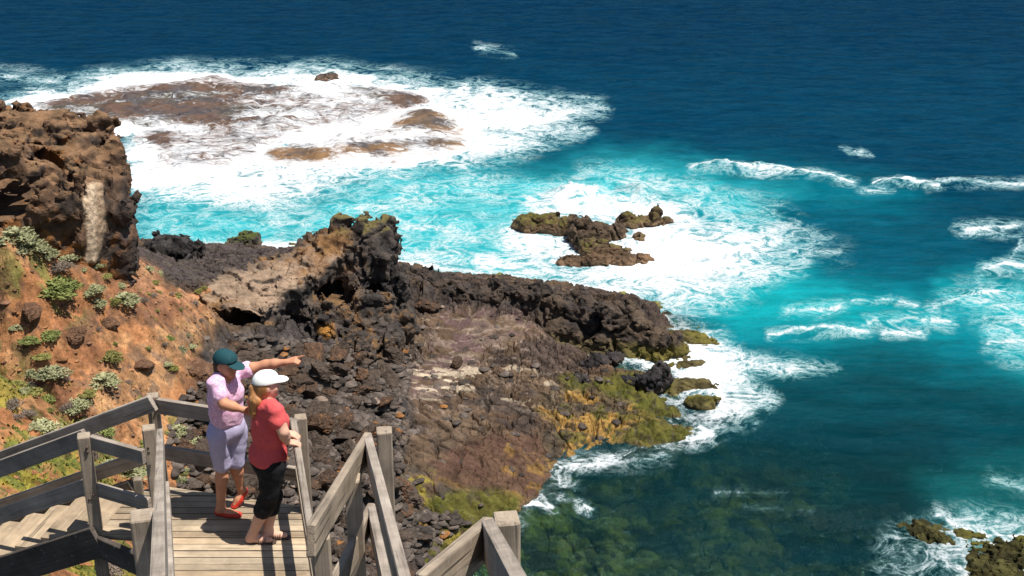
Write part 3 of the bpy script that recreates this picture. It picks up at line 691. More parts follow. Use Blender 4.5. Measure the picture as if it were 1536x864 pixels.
# ---- the ridge with the rock tower ---------------------------------------
def zof(x, y, z): return at_z(x, y, z)
RT = [zof(349,486,6.7), zof(400,458,6.6), zof(453,424,6.5), zof(500,390,6.9), zof(535,372,7.2), zof(335,418,6.9), zof(383,402,6.5), zof(430,390,6.5), zof(462,375,6.9), zof(487,354,7.7),
      zof(511,330,8.6), zof(540,327,8.7), zof(566,332,8.6), zof(552,345,8.3), zof(585,370,7.6), zof(300,450,7.6), zof(590,410,6.0), zof(570,430,5.6), zof(400,430,6.7), zof(330,460,7.0), zof(520,345,8.3)]
RP = [zof(318,488,7.0), zof(349,488,6.8), zof(400,464,6.7), zof(453,430,6.5), zof(497,402,6.4), zof(520,420,5.6), zof(545,440,4.9), zof(580,440,4.9), zof(594,400,6.0), zof(592,352,7.6),
      zof(568,326,8.6), zof(508,326,8.6), zof(486,352,7.3), zof(450,382,6.3), zof(383,399,6.3), zof(335,416,6.7), zof(300,436,7.2)]
RP = [(p[0], p[1]) for p in RP]
LIP = [zof(300,520,6.9)[:2], zof(349,494,6.7)[:2], zof(400,468,6.6)[:2], zof(453,434,6.4)[:2], zof(500,402,6.4)[:2]]
lo = [-19, 62, .5]; hi = [-5.2, 85, 9.9]; hh = .12
G = gridpts(lo, hi, hh); g0, g1 = G[0][:, :, 0], G[1][:, :, 0]
wob = .35*fbm2(g0*.6, g1*.6, 821, 3)
fp = psd(g0+wob, g1-wob, RP).astype(f32)[:, :, None]
lip = pline(g0, g1, LIP).astype(f32)[:, :, None]
top = idw(g0, g1, RT, 4).astype(f32)[:, :, None]+(.12*fbm2(g0*.9, g1*.9, 825, 3))[:, :, None]
under = 1.15*sst(6.0, 5.0, G[2])*sst(3.2, 1.6, lip)*sst(2.6, 5.5, np.hypot(g0-LIP[1][0], g1-LIP[1][1])).astype(f32)[:, :, None]
f = np.maximum(fp+under, (G[2]-top)*.85)
# lobes and slabs that lean on the tower
for (x, y, z, r) in [(575,372,6.6,(.8,.8,1.3)),(560,400,5.6,(1.0,.8,1.2)),(590,430,4.4,(.75,.9,1.2)),(600,490,3.0,(.9,.9,1.2)),(535,425,5.3,(.6,.9,.9)),(560,470,4.2,(1.2,1.0,1.4)),(575,510,3.1,(1.2,1.0,1.0)),
                     (500,480,4.2,(1.2,1.2,1.0)),(488,505,3.9,(.55,.6,1.5)),(540,520,3.2,(1.2,1.2,.9)),(582,345,7.4,(.5,.6,.9)),(453,455,5.2,(1.0,.9,.9))]:
    p = at_z(x, y, z); f = smin(f, ell(G, p, r), .35)
fr_ = rockify(f, G, 1.1, .52, .65, .26, 1.6, 940, .35, .3)
ut, vt = proj(G[0], G[1], G[2]); tm_ = zone(ut.ravel(), vt.ravel(), [(270,450),(335,408),(450,374),(487,348),(520,372),(500,394),(453,424),(400,456),(349,482),(270,515)], 14).reshape(f.shape); del ut, vt
f = (fr_*(1-.38*tm_)+(f-.1)*.38*tm_).astype(f32)
v, q = surfnet(f, lo, hh)
N = vnormals(v, q); n1, n2, n3 = vcol(v, 950)
uu, vv_ = proj(v[:, 0], v[:, 1], v[:, 2])
c = np.tile(np.array([.062, .05, .043], f32), (len(v), 1))
c = lerp(c, (.034, .029, .027), sst(-.1, .2, n2)); c = lerp(c, (.12, .085, .06), sst(.1, .32, n1)*.6)
tp = sst(.35, .75, N[:, 2]+.25*n2)*zone(uu+14*n2, vv_+8*n3, [(280,440),(335,410),(450,378),(500,345),(520,372),(510,398),(455,432),(400,470),(349,500),(280,520)], 12)
c = lerp(c, (.27, .19, .13), tp*.95); c = lerp(c, (.20, .125, .075), tp*sst(0, .25, n1+.5*n3)*.7)
br = zone(uu+14*n2, vv_+8*n3, [(440,390),(500,345),(540,375),(550,410),(500,405),(455,420)], 14); c = lerp(c, (.22, .125, .065), br*sst(-.2, .2, n2)*.85)
c = lerp(c, (.20, .10, .03), sst(.26, .40, n1+.6*n3)*sst(0, .6, N[:, 2])*.55)
gt = sst(.5, .9, N[:, 2])*sst(7.9, 8.4, v[:, 2]); c = lerp(c, (.15, .12, .04), gt*.8)
c = lerp(c, (.33, .15, .03), zone(uu, vv_, [(476,488),(500,486),(502,506),(480,508)], 6)*.8)
ridge = mesh_np('rock_ridge', v, q, M['rock'], False, {'Col': c})
tag(ridge, 'jagged dark basalt ridge with pale flat top ending in a rock tower beside the sea', 'rock ridge')


# ---- the raised rim along the seaward edge of the shelf ----------------------
lo = [min(p[0] for p in RIM)-3, min(p[1] for p in RIM)-4.5, -.4]; hi = [max(p[0] for p in RIM)+2.5, max(p[1] for p in RIM)+3, 4.6]
G = gridpts(lo, hi, .115); g0, g1 = G[0][:, :, 0], G[1][:, :, 0]
wob = .9*fbm2(g0*.35, g1*.35, 861, 3)
rd_ = pline(g0+wob, g1-wob*.7, RIM).astype(f32)
along = sst(max(p[0] for p in RIM)-1., min(p[0] for p in RIM)+7, g0)
tp_ = 2.15+.5*fbm2(g0*.5, g1*.5, 865, 3)+.35*along-.9*sst(RIM[-1][0]-2.5, RIM[-1][0]+.5, g0)
wd_ = 1.45+.45*fbm2(g0*.4+7, g1*.4, 867, 3)-.6*sst(RIM[-1][0]-7, RIM[-1][0]-1, g0)
f = np.maximum((rd_-wd_)[:, :, None]*.8+.32*(G[2]-1.2), (G[2]-tp_[:, :, None])*.85).astype(f32)
f = rockify(f, G, 1.2, .62, .55, .3, 1.5, 1400, .35, .3)
v, q = surfnet(f, lo, .115)
N = vnormals(v, q); n1, n2, n3 = vcol(v, 1410)
c = np.tile(np.array([.064, .047, .036], f32), (len(v), 1)); c = lerp(c, (.034, .028, .025), sst(-.1, .2, n2)); c = lerp(c, (.10, .07, .046), sst(.08, .3, n1+.4*n3)*.6)
c = lerp(c, (.13, .10, .04), sst(1.2, .5, v[:, 2]+.5*n2)*.5); c = lerp(c, (.12, .10, .02), sst(RIM[-1][0]-4, RIM[-1][0]-1, v[:, 0])*sst(1.0, .5, v[:, 2])*.8)
tag(mesh_np('rock_ledge', v, q, M['rock'], False, {'Col': c}), 'long low wall of dark cracked rock along the seaward edge of the flat shelf', 'rock ledge')

# ---- islet in the surf -----------------------------------------------------
def sea_rock(name, label, blobs, seed, hh=.12, big=.5, bs=.85, small=.22, col=(.085, .058, .038), moss=None, group=None, pad=1.2, tide=.5):
    P = [(at_z(x, y, z), r) for x, y, z, r in blobs]
    lo = [min(p[i]-r[i] for p, r in P)-pad for i in range(3)]; hi = [max(p[i]+r[i] for p, r in P)+pad for i in range(3)]
    lo[2] = max(lo[2], -1.0)
    G = gridpts(lo, hi, hh); f = None
    for p, r in P:
        e = ell(G, p, r); f = e if f is None else smin(f, e, .3)
    f = rockify(f, G, 1.2, big, bs, small, bs*2.6, seed, .16)
    v, q = surfnet(f, lo, hh)
    N = vnormals(v, q); n1, n2, n3 = vcol(v, seed+3)
    c = np.tile(np.array(col, f32), (len(v), 1)); c = lerp(c, tuple(k*.5 for k in col), sst(-.1, .2, n2)); c = lerp(c, (col[0]*2.1, col[1]*1.9, col[2]*1.6), sst(.1, .3, n1+.4*n3)*.6)
    if moss: c = lerp(c, moss, sst(.4, .8, N[:, 2]+.4*n2)*sst(-.15, .15, n1))
    c = lerp(c, (.2, .13, .08), sst(.6, .1, v[:, 2])*tide)
    o = mesh_np(name, v, q, M['rock'], False, {'Col': c}); tag(o, label, 'rock', group); return o
sea_rock('sea_rock', 'mossy brown islet of broken rock with white surf all around it',
         [(795,340,.15,(1.2,.9,.85)),(825,338,.35,(1.3,.9,.8)),(850,340,.35,(1.0,.9,.8)),(872,352,.3,(1.0,1.1,1.25)),(880,370,.1,(.9,1.2,1.0)),(893,354,.2,(1.1,1.0,.95)),(915,352,.1,(1.2,.9,.65)),(905,377,.0,(1.4,.9,.5))], 1000, moss=(.10,.085,.025), big=.5)
sea_rock('sea_rock', 'small dark pointed rock cluster at the far right end of the islet',
         [(938,332,.2,(.7,.6,.65)),(955,335,.1,(1.0,.6,.4)),(984,328,.3,(.5,.5,.75)),(970,333,.0,(.8,.6,.35)),(998,333,.0,(.45,.4,.3)),(958,357,.0,(.4,.4,.3))], 1020, big=.3, moss=(.09,.075,.025))
sea_rock('sea_rock', 'low brown ledge below the islet with white water draining over it',
         [(860,397,-.15,(1.1,.7,.5)),(890,397,-.1,(1.4,.8,.6)),(925,393,-.1,(1.5,.9,.55)),(950,392,-.2,(1.3,.7,.4)),(905,385,-.05,(1.3,.9,.6))], 1040, col=(.10,.062,.036), big=.35)
sea_rock('sea_rock', 'pair of black rocks standing in foam off the dark shelf behind the ridge',
         [(361,364,.2,(.75,.6,.55)),(378,362,.3,(.7,.6,.55)),(352,366,.1,(.5,.5,.4))], 1060, col=(.04,.04,.036), moss=(.07,.08,.02))
sea_rock('sea_rock', 'rounded black rock hump at the left end of the dark shelf',
         [(255,380,2.6,(1.5,1.3,1.1)),(238,382,2.3,(1.0,1.1,1.2)),(275,374,2.2,(.9,.8,.8)),(290,378,2.0,(.7,.7,.6))], 1080, col=(.045,.04,.038), bs=.8)
sea_rock('sea_rock', 'tiny dark rock showing at the seaward edge of the far reef', [(498,120,-.25,(1.1,.9,.55)),(488,122,-.25,(.8,.7,.4))], 1100, col=(.06,.05,.05), hh=.2)
sea_rock('sea_rock', 'low olive weedy rock awash in the bottom right corner',
         [(1400,812,-.42,(1.2,1.0,.5)),(1440,818,-.45,(1.1,.9,.45)),(1385,804,-.3,(.8,.7,.4)),(1480,834,-.4,(1.2,1.0,.45)),(1510,848,-.38,(1.5,1.2,.7)),(1545,838,-.38,(1.4,1.2,.6)),(1490,868,-.3,(1.3,1.1,.6))], 1120, col=(.062,.056,.018), tide=0., moss=(.095,.088,.016), bs=1.2, big=.24, hh=.1)
sea_rock('sea_rock', 'dark sunken rock under the wash beside the olive weedy rock', [(1240,790,-1.2,(1.6,.9,.6)),(1290,786,-1.15,(1.6,1.0,.65)),(1335,778,-1.2,(1.0,.8,.6))], 1140, col=(.05,.035,.02), hh=.1)
# black boulders on the wet ledge
sea_rock('sea_rock', 'shiny black boulder pile standing on the green ledge at the edge of the surf', [(988,566,.8,(.55,.5,.8)),(978,575,.6,(.5,.45,.5)),(996,562,1.0,(.35,.35,.45)),(948,571,.45,(.8,.4,.3))], 1160, big=.25, col=(.03,.028,.03), bs=.9, hh=.09)
sea_rock('sea_rock', 'dark broken rock hump beside the white inlet under the rim', [(900,543,.5,(.6,.5,.5)),(884,551,.4,(.5,.45,.4)),(920,538,.3,(.45,.4,.3)),(868,568,.5,(.5,.4,.3))], 1180, big=.25, col=(.042,.036,.035), bs=.9, hh=.09)
for lab, bl, sd_ in [('low green ledge awash nearest the tip of the rim', [(1020,510,-.22,(1.6,.8,.4)),(1050,514,-.18,(1.2,.8,.4)),(985,514,-.3,(1.3,.6,.35))], 1200),
                    ('low brown and green ledge awash right of the black boulder pile', [(1035,552,-.28,(1.1,.8,.4)),(1015,542,-.32,(.9,.6,.35))], 1220),
                    ('flat green ledge with thin white water just in front of the black boulders', [(1010,588,-.2,(1.4,.9,.45)),(1040,584,-.25,(1.2,.7,.4)),(1052,608,0,(1.0,.6,.5))], 1240)]:
    sea_rock('sea_rock', lab, bl, sd_, col=(.085,.072,.025), tide=.1, moss=(.11,.10,.018), big=.2, small=.1, hh=.09)
print('rocks', time.time()-T0)

# ---- awash reef plates ------------------------------------------------------
m, nt = new_mat('awash_reef'); s = NT(nt); p = s.obj()
pm = s.mapping(p, (.5, 1.3, 1))
st = s.noise(pm, 1.3, 10, .75, 1.2); st2 = s.noise(p, .13, 5, .6)
fo = s.mapr(s.math('ADD', s.math('ADD', s.math('MULTIPLY', st, 1.5), s.math('MULTIPLY', st2, .6)), s.attr('Foam', 'Fac')), 0.98, 1.46)
base = s.mix(1., s.attr('Col'), s.mapr(s.noise(p, 1.2, 8, .7), .3, .7, .45, 1.5), 'MULTIPLY')
b = s.bump(s.noise(p, 1., 9, .7), .6, .4)
c = s.mix(fo, base, (.86, .88, .9)); s.out(s.bsdf(c, .6, .3, b)); M['reef'] = m
def reef(label, poly, peak, colA, colB, seed, hmax=.75, foamk=0., cores=()):
    W = [at_z(x, y, 0)[:2] for x, y in poly]; xs = [w[0] for w in W]; ys = [w[1] for w in W]
    gx, gy = np.meshgrid(np.arange(min(xs)-3, max(xs)+3, .3), np.arange(min(ys)-3, max(ys)+3, .3), indexing='ij'); sh = gx.shape; gx = gx.ravel(); gy = gy.ravel()
    sd = -psd(gx+1.6*fbm2(gx*.2, gy*.2, seed, 4), gy+1.8*fbm2(gx*.2+9, gy*.2, seed+3, 4), W)
    a = vor2(gx*.28+.3*fbm2(gx*.4, gy*.4, seed+9, 3), gy*.45, seed+11); bb = vor2(gx*.9, gy*1.1, seed+15)
    z = np.minimum(.02+.16*sd, hmax+.012*np.maximum(sd, 0))+.45*(a[2]-.5)+.22*(bb[2]-.5)-.2*np.exp(-((a[1]-a[0])/.1)**2)
    for (px, py, hgt, w) in peak:
        k = at_z(px, py, 0); z = z+hgt*np.exp(-((gx-k[0])/w)**2-((gy-k[1])/(w*.8))**2)
    n1 = fbm2(gx*.12, gy*.2, seed+20, 4); n2 = fbm2(gx*.6, gy*.8, seed+25, 4)
    c = np.tile(np.array(colA, f32), (len(gx), 1)); c = lerp(c, colB, sst(-.15, .2, n1+.3*n2)); c = lerp(c, (.05, .045, .05), sst(.05, .3, n2)*.7)
    ru, rv = proj(gx, gy, z); core = np.zeros(len(gx), f32)
    for P in cores: core = np.maximum(core, zone(ru+16*n1+8*n2, rv+7*n2, P, 9))
    fo = foamk-.28*core+.25*sst(2.5, 0., sd)-.22*sst(.5, 1.4, z)+.25*n1
    F = grid_faces(*sh); k = z[F].max(1) > -.5
    v, q, at = compact(np.c_[gx, gy, z].astype(f32), F[k][:, ::-1], {'Col': c, 'Foam': fo})
    o = mesh_np('reef', v, q, M['reef'], True, at); tag(o, label, 'reef'); return o
reef('long brown weedy reef plate farthest out under thin white wash', [(30,160),(90,146),(150,138),(235,128),(310,121),(470,125),(560,124),(660,140),(650,168),(600,176),(540,196),(440,212),(330,262),(230,272),(200,240),(200,200),(90,182)], [(200,165,.3,6),(300,125,.4,5)], (.095,.055,.036), (.07,.055,.04), 1300, .34, .19,
     [[(40,160),(100,146),(235,128),(310,120),(460,130),(400,140),(330,150),(480,160),(420,172),(330,182),(200,192),(100,180)], [(490,126),(540,124),(630,142),(640,158),(600,160),(540,140)], [(170,195),(260,198),(240,215),(190,215)]])
reef('smaller golden brown reef hump nearer the shore, laced with running white water', [(392,226),(440,206),(530,196),(600,178),(645,167),(692,181),(702,206),(698,222),(600,238),(480,250),(410,246)], [(650,178,.9,4),(560,225,.3,6)], (.18,.10,.045), (.10,.068,.045), 1330, .48, .15,
     [[(395,228),(440,220),(490,224),(470,240),(410,240)], [(585,180),(645,168),(692,182),(690,196),(640,192)], [(540,218),(600,208),(700,206),(696,222),(620,232),(550,236)]])
print('reefs', time.time()-T0)
# ------------------------------------------------------------------ BOULDERS, STONES, PLANTS
def boulder_mesh(seed, sub=4, planes=17):
    r = random.Random(seed)
    import bmesh as _b
    bm = _b.new(); _b.ops.create_icosphere(bm, subdivisions=sub, radius=1.25)
    P = []
    for i in range(planes):
        n = Vector((r.gauss(0, 1), r.gauss(0, 1), r.gauss(0, 1))).normalized(); P.append((n, r.uniform(.48, .88)))
    vs_ = np.array([v.co[:] for v in bm.verts])
    for n, d in P:
        n = np.array(n); k = vs_@n-d; vs_ -= np.maximum(k, 0)[:, None]*n*.93
    q = fbm3(vs_[:, 0]*1.7+seed, vs_[:, 1]*1.7, vs_[:, 2]*1.7, seed, 4, .6)
    q2 = vor3(vs_[:, 0]*2.2+seed, vs_[:, 1]*2.2, vs_[:, 2]*2.2, seed); vs_ *= (1+.15*q+.10*sst(0, .2, q2[1]-q2[0])-.08)[:, None]; vs_ *= np.array((r.uniform(.95, 1.45), r.uniform(.8, 1.15), r.uniform(.55, .9)))*1.12
    for v, c in zip(bm.verts, vs_): v.co = c
    me = bpy.data.meshes.new('boulder'); bm.to_mesh(me); bm.free()
    for p in me.polygons: p.use_smooth = False
    return me
BM = [boulder_mesh(300+i) for i in range(9)]
for b_ in BM: b_.materials.append(M['boulder'])
GZ = [(350,512),(420,520),(600,530),(605,560),(590,600),(592,640),(590,700),(620,770),(690,780),(640,820),(660,864),(560,900),(400,900),(310,800),(275,720),(262,650),(285,600),(320,560)]
# random ground points that the photograph shows as boulder field
rx = np.array(rng.uniform(-20, -1, 9000)); ry = np.array(rng.uniform(34, 74, 9000)); rz, ri = terrain(rx, ry)
gu_, gv_ = proj(rx, ry, rz); ok = (psd(gu_, gv_, GZ) < 0) & (ri['sd'] > .3)
gx_, gy_, gz_, gu_, gv_ = rx[ok], ry[ok], rz[ok], gu_[ok], gv_[ok]
dpt = gy_*CP+(HC-gz_)*SP
size = np.where(rng.random(len(gx_)) < .10, rng.uniform(.40, .66, len(gx_)), rng.uniform(.15, .36, len(gx_)))*np.where(gv_ > 690, .9, 1.)
order = np.argsort(-size/dpt); NB = 290
print('boulder spots', len(order))
for i in order[:NB]:
    o = bpy.data.objects.new('boulder', BM[i % 9]); COL.objects.link(o)
    s_ = float(size[i]); o.location = (gx_[i], gy_[i], gz_[i]+.22*s_); o.scale = (s_, s_, s_)
    o.rotation_euler = (rng.uniform(-.5, .5), rng.uniform(-.5, .5), rng.uniform(0, 6.3))
    tag(o, 'dark grey brown boulder lying among the rubble in the gully beyond the platform', 'boulder', 'boulders strewn through the gully below the ridge')
def tri_scatter(pts, sizes, base_v, base_f, cols, name, mat, flat=.7, label=None, cat=None):
    n = len(pts); k = len(base_v); ang = rng.uniform(0, 6.28, n); c, s_ = np.cos(ang), np.sin(ang)
    bv = base_v[None]*np.array(sizes)[:, None, None]*rng.uniform(.75, 1.25, (n, 1, 3)); 
    x = bv[..., 0]*c[:, None]-bv[..., 1]*s_[:, None]; y = bv[..., 0]*s_[:, None]+bv[..., 1]*c[:, None]
    v = np.stack([x, y, bv[..., 2]*flat], -1)+np.array(pts)[:, None]
    f = base_f[None]+(np.arange(n)*k)[:, None, None]
    o = mesh_np(name, v.reshape(-1, 3), f.reshape(-1, base_f.shape[1]), mat, True, {'Col': np.repeat(np.array(cols), k, 0)})
    return tag(o, label, cat, None, 'stuff')
def small_rock(seed):
    me = boulder_mesh(seed, 2, 9); v = np.array([x.co[:] for x in me.vertices]); f = np.array([p.vertices[:] for p in me.polygons]); bpy.data.meshes.remove(me); return v, f
sv, sf = small_rock(555)
rest = order[NB:]
rx2 = np.array(rng.uniform(-22, 6, 26000)); ry2 = np.array(rng.uniform(34, 82, 26000)); rz2, ri2 = terrain(rx2, ry2); u2, v2 = proj(rx2, ry2, rz2)
inG = (psd(u2, v2, GZ) < 12) & (ri2['sd'] > .2); thin = (ri2['sd'] > .8) & (ri2['soil'] < .5) & (rng.random(26000) < .02)
sel = inG | thin
P_ = np.r_[np.c_[gx_, gy_, gz_+.05][rest], np.c_[rx2, ry2, rz2+.03][sel]]; S_z = np.r_[size[rest]*.8, rng.uniform(.07, .26, sel.sum())]
t = rng.random(len(P_)); cols = np.array([.085, .068, .057])[None]*(.45+1.0*t)[:, None]; og = rng.random(len(P_)) > .975; cols[og] = (.22, .10, .035); pal = rng.random(len(P_)) > .985; cols[pal] = (.22, .165, .13)
tri_scatter(P_, S_z, sv, sf, cols, 'rubble', M['stone'], .75, 'loose dark stones packed between the boulders of the gully and shelf', 'rubble')
# stones and clods on the red bank
rx3 = np.array(rng.uniform(-34, 0, 30000)); ry3 = np.array(rng.uniform(15, 74, 30000)); rz3, ri3 = terrain(rx3, ry3); u3, v3 = proj(rx3, ry3, rz3)
on = (ri3['soil'] > .6) & (u3 > -60)
cl_ = fbm2(rx3*.25, ry3*.25, 640, 3)
sel = on & (cl_ > .08) & (rng.random(30000) < .38)
t = rng.random(sel.sum()); cols = np.where((t < .5)[:, None], np.array([.27, .125, .055])[None], np.array([.16, .085, .05])[None])*(.55+.75*rng.random(sel.sum()))[:, None]
tri_scatter(np.c_[rx3, ry3, rz3+.02][sel], np.where(rng.random(sel.sum()) < .05, rng.uniform(.10, .2, sel.sum()), rng.uniform(.03, .09, sel.sum())), sv, sf, cols, 'loose_stones', M['stone'], .7, 'loose stones and clods scattered over the red earth bank', 'stones')

# raycast a pixel on the bare ground
def ground_at(x, y):
    r = ray(x, y); t = np.linspace(14, 110, 700); X = r[0]*t; Y = r[1]*t; Z = HC+r[2]*t
    g = terrain(X, Y)[0]; k = int(np.argmax(Z < g)); return (float(X[k]), float(Y[k]), float(g[k])), float(t[k])
BB = [boulder_mesh(400+i) for i in range(4)]
M['bankrock'] = rock_mat('bank_rock', attr=False, color=(.17, .092, .055), scale=1.8, lo=.4, hi=1.5, bump=.9)
for b_ in BB: b_.materials.append(M['bankrock'])
# named rocks on the bank
for lab, x, y, rpx in [('dark hollowed rock jutting from the red bank near the left edge', 46, 470, 15), ('round dark brown rock on the red bank below the green shrubs', 111, 502, 12), 
                       ('small dark rock beside the rounded tuft on the crest of the bank', 190, 402, 11), ('black rock lump at the foot of the bank behind the woman in teal', 300, 560, 20),
                       ('brown rock with a shaded hollow in the middle of the bank', 165, 492, 14), ('broad brown rock near the crack above the platform railing', 215, 552, 14)]:
    p, d = ground_at(x, y); s_ = rpx/F*d
    o = bpy.data.objects.new('boulder', BB[(x*7) % 4]); COL.objects.link(o); o.location = (p[0], p[1], p[2]+.1*s_); o.scale = (s_*1.15, s_, s_); o.rotation_euler = (0, .2, x*.1); tag(o, lab, 'boulder')
for lab, x, y, z, rpx in [('angular pale topped boulder resting where the rim meets the ridge', 636, 452, 2.3, 17), ('black boulder alone on the flat shelf left of the pink stain', 685, 540, 1.6, 9),
                          ('dark rounded boulder pile top at the foot of the ridge tower', 583, 575, 2.5, 17), ('dark boulder half way between the tower and the tall post', 585, 660, 2.4, 16)]:
    p = at_z(x, y, z); p = (p[0], p[1], tz(p[0], p[1])); d = p[1]*CP+(HC-p[2])*SP; s_ = rpx/F*d
    o = bpy.data.objects.new('boulder', BM[(x*5) % 9]); COL.objects.link(o); o.location = (p[0], p[1], p[2]+.25*s_); o.scale = (s_*1.2, s_, s_); o.rotation_euler = (0.1, .1, x*.3); tag(o, lab, 'boulder')

# ---- plants ---------------------------------------------------------------
def leaf_mat(name, ca, cb):
    m, nt = new_mat(name); s = NT(nt)
    r = s.attr('Rnd', 'Fac'); c = s.mix(r, ca, cb); c = s.mix(1., c, s.mapr(s.n('ShaderNodeObjectInfo').outputs['Random'], 0, 1, .75, 1.2), 'MULTIPLY')
    b = s.bsdf(c, .8, .15); t = s.n('ShaderNodeBsdfTranslucent'); s.l(c, t.inputs[0])
    mx = s.n('ShaderNodeMixShader'); mx.inputs[0].default_value = .2; s.l(b, mx.inputs[1]); s.l(t.outputs[0], mx.inputs[2]); s.out(mx.outputs[0]); return m
LM = {'silver': leaf_mat('silver_leaves', (.44, .43, .25), (.22, .23, .11)), 'green': leaf_mat('green_leaves', (.26, .28, .09), (.12, .15, .045)),
      'grey': leaf_mat('dry_twigs', (.30, .24, .19), (.17, .13, .10)), 'olive': leaf_mat('olive_leaves', (.30, .28, .09), (.16, .16, .05))}
M['stem'] = plain('woody_stem', (.10, .07, .05), .9)
def shrub_mesh(seed, mat, n=1300, clumps=16, leaf=.085, flat=.7):
    r = np.random.default_rng(seed)
    cd = r.normal(size=(clumps, 3)); cd[:, 2] = np.abs(cd[:, 2])*.9; cd /= np.linalg.norm(cd, axis=1)[:, None]; cr = r.uniform(.28, .46, clumps); cc_ = cd*r.uniform(.35, .75, (clumps, 1))
    k = r.integers(0, clumps, n); d = r.normal(size=(n, 3)); d /= np.linalg.norm(d, axis=1)[:, None]; d[:, 2] = np.where(d[:, 2] < -.3, -d[:, 2], d[:, 2])
    p = cc_[k]+d*cr[k][:, None]*r.uniform(.6, 1.05, (n, 1)); p[:, 2] = np.maximum(p[:, 2], .02)
    t = np.cross(d, r.normal(size=(n, 3))); t /= np.linalg.norm(t, axis=1)[:, None]; b = np.cross(d, t); dn = d*.5+np.array((0, 0, .5))
    L = leaf*r.uniform(.6, 1.5, (n, 1)); Wd = L*.55
    v = np.stack([p-t*Wd, p+t*Wd, p+t*Wd*.4+(b*.8+dn)*L*1.6, p-t*Wd*.4+(b*.8+dn)*L*1.6], 1); v[..., 2] *= flat
    f = np.arange(n*4).reshape(n, 4)
    o = mesh_np('shrub', v.reshape(-1, 3), f, mat, False, {'Rnd': np.repeat(np.clip(r.random(clumps)[k]*.7+r.random(n)*.3, 0, 1), 4)}); me = o.data; bpy.data.objects.remove(o)
    sv_, sf_ = [], []
    for i in range(min(9, clumps)):
        e = cc_[i]*np.array((1, 1, flat))*.95; n0 = len(sv_); w = .03
        for (q, ww) in (((e[0]*.15, e[1]*.15, -.1), w), (e, w*.4)):
            for a in (0, 2.1, 4.2): sv_.append((q[0]+math.cos(a)*ww, q[1]+math.sin(a)*ww, q[2]))
        for a in range(3): sf_.append((n0+a, n0+(a+1) % 3, n0+3+(a+1) % 3, n0+3+a))
    sm = bpy.data.meshes.new('stem'); sm.from_pydata(sv_, [], sf_); sm.materials.append(M['stem'])
    return me, sm
SH = {k: [shrub_mesh(40+7*i+len(k)*3, LM[k], flat=fl, leaf=lf) for i in range(3)] for k, fl, lf in (('silver', .72, .10), ('green', .65, .09), ('grey', .75, .07), ('olive', .6, .09))}
def shrub(x, y, rpx, kind, label, group=None):
    p, d = ground_at(x, y); s_ = rpx/F*d*1.3; me, sm = SH[kind][(x+y) % 3]
    o = bpy.data.objects.new('shrub', me); COL.objects.link(o); o.location = (p[0], p[1], p[2]-.06*s_); o.scale = (s_*(1.0+.3*((x*7+y) % 5)/4), s_, s_*.66); o.rotation_euler = (0, 0, .3*math.sin(x))
    tag(o, label, 'shrub', group)
    c = bpy.data.objects.new('stem', sm); COL.objects.link(c); c.parent = o; return o
for x, y, r_, k, lab in [
    (20,362,27,'silver','large silver green shrub at the left edge under the headland'), (46,375,22,'silver','pale silver shrub just right of the large one under the headland'), (68,386,17,'silver','grey green shrub at the end of the pale row under the headland'),
    (92,388,15,'silver','small pale shrub on the crest right under the headland cave'), (106,391,11,'silver','low pale tuft at the foot of the pale rock face'), (144,401,10,'silver','low grey tuft right of the pale rock face'),
    (88,408,17,'grey','dead grey brown bush below the pale row of shrubs'), (86,440,32,'green','large green grey bush in the middle of the upper bank'), (138,440,17,'silver','upright silver shrub left of the rounded silver bush'), (144,460,13,'silver','lower silver shrub under the upright one'),
    (182,455,20,'silver','rounded silver bush alone right of the upright shrub'), (222,406,9,'silver','small round grey tuft on the crest of the bank'), (231,426,7,'olive','little yellow green tuft below the round grey one on the crest'), (158,418,8,'olive','yellow green tuft below the pale rock face'),
    (74,508,15,'green','small green shrub left of the round dark rock'), (46,516,13,'green','small dull green shrub under the hollowed rock'), (26,494,9,'silver','pale tuft under the left rim of the hollowed rock'), (80,562,19,'silver','silver green cushion bush alone on the lower left bank'),
    (64,540,11,'olive','olive bush above the silver cushion bush'), (163,541,18,'olive','olive green bush in the middle of the lower bank'), (152,578,22,'silver','big grey olive bush above the sloping handrail'), (132,592,12,'olive','olive tuft left of the big grey olive bush'),
    (287,523,7,'silver','tiny round silver tuft near the boulders on the right of the bank'), (250,551,7,'silver','tiny pale tuft above the corner post'), (45,580,10,'green','dark green bush left of the silver cushion bush'), (76,602,11,'green','dark green bush low on the bank close to the handrail'),
    (262,648,16,'silver','pale silver plant just right of the corner post'), (284,664,13,'silver','second pale silver plant nearer the woman in lavender shorts'), (312,638,9,'olive','yellow green tuft beside the hip of the woman in lavender shorts'),
    (116,618,19,'silver','grey green bush just above the sloping handrail'), (156,650,14,'green','dark green bush between the upper and lower stair rails'), (62,643,20,'silver','grey green bush under the middle of the sloping handrail'), (190,714,24,'silver','large pale green bush seen between the platform rails'),
    (170,700,14,'silver','pale green bush left of the large one between the platform rails'), (215,668,11,'olive','olive tuft in front of the corner post'), (20,610,14,'grey','grey brown dry bush above the handrail at the left edge'), (40,622,11,'grey','second dry grey bush above the handrail near the left edge'),
    (96,430,9,'green','green tuft on top of the large green grey bush'), (205,604,10,'olive','olive tuft just above the back rail near the corner post'), (120,642,10,'olive','olive tuft under the sloping handrail near the front post')]:
    shrub(x, y, r_, k, lab)
tuft = 0
cand = rng.permutation(np.nonzero(on & (u3 > 0) & (v3 > 400) & (v3 < 860) & (u3 < 320))[0])
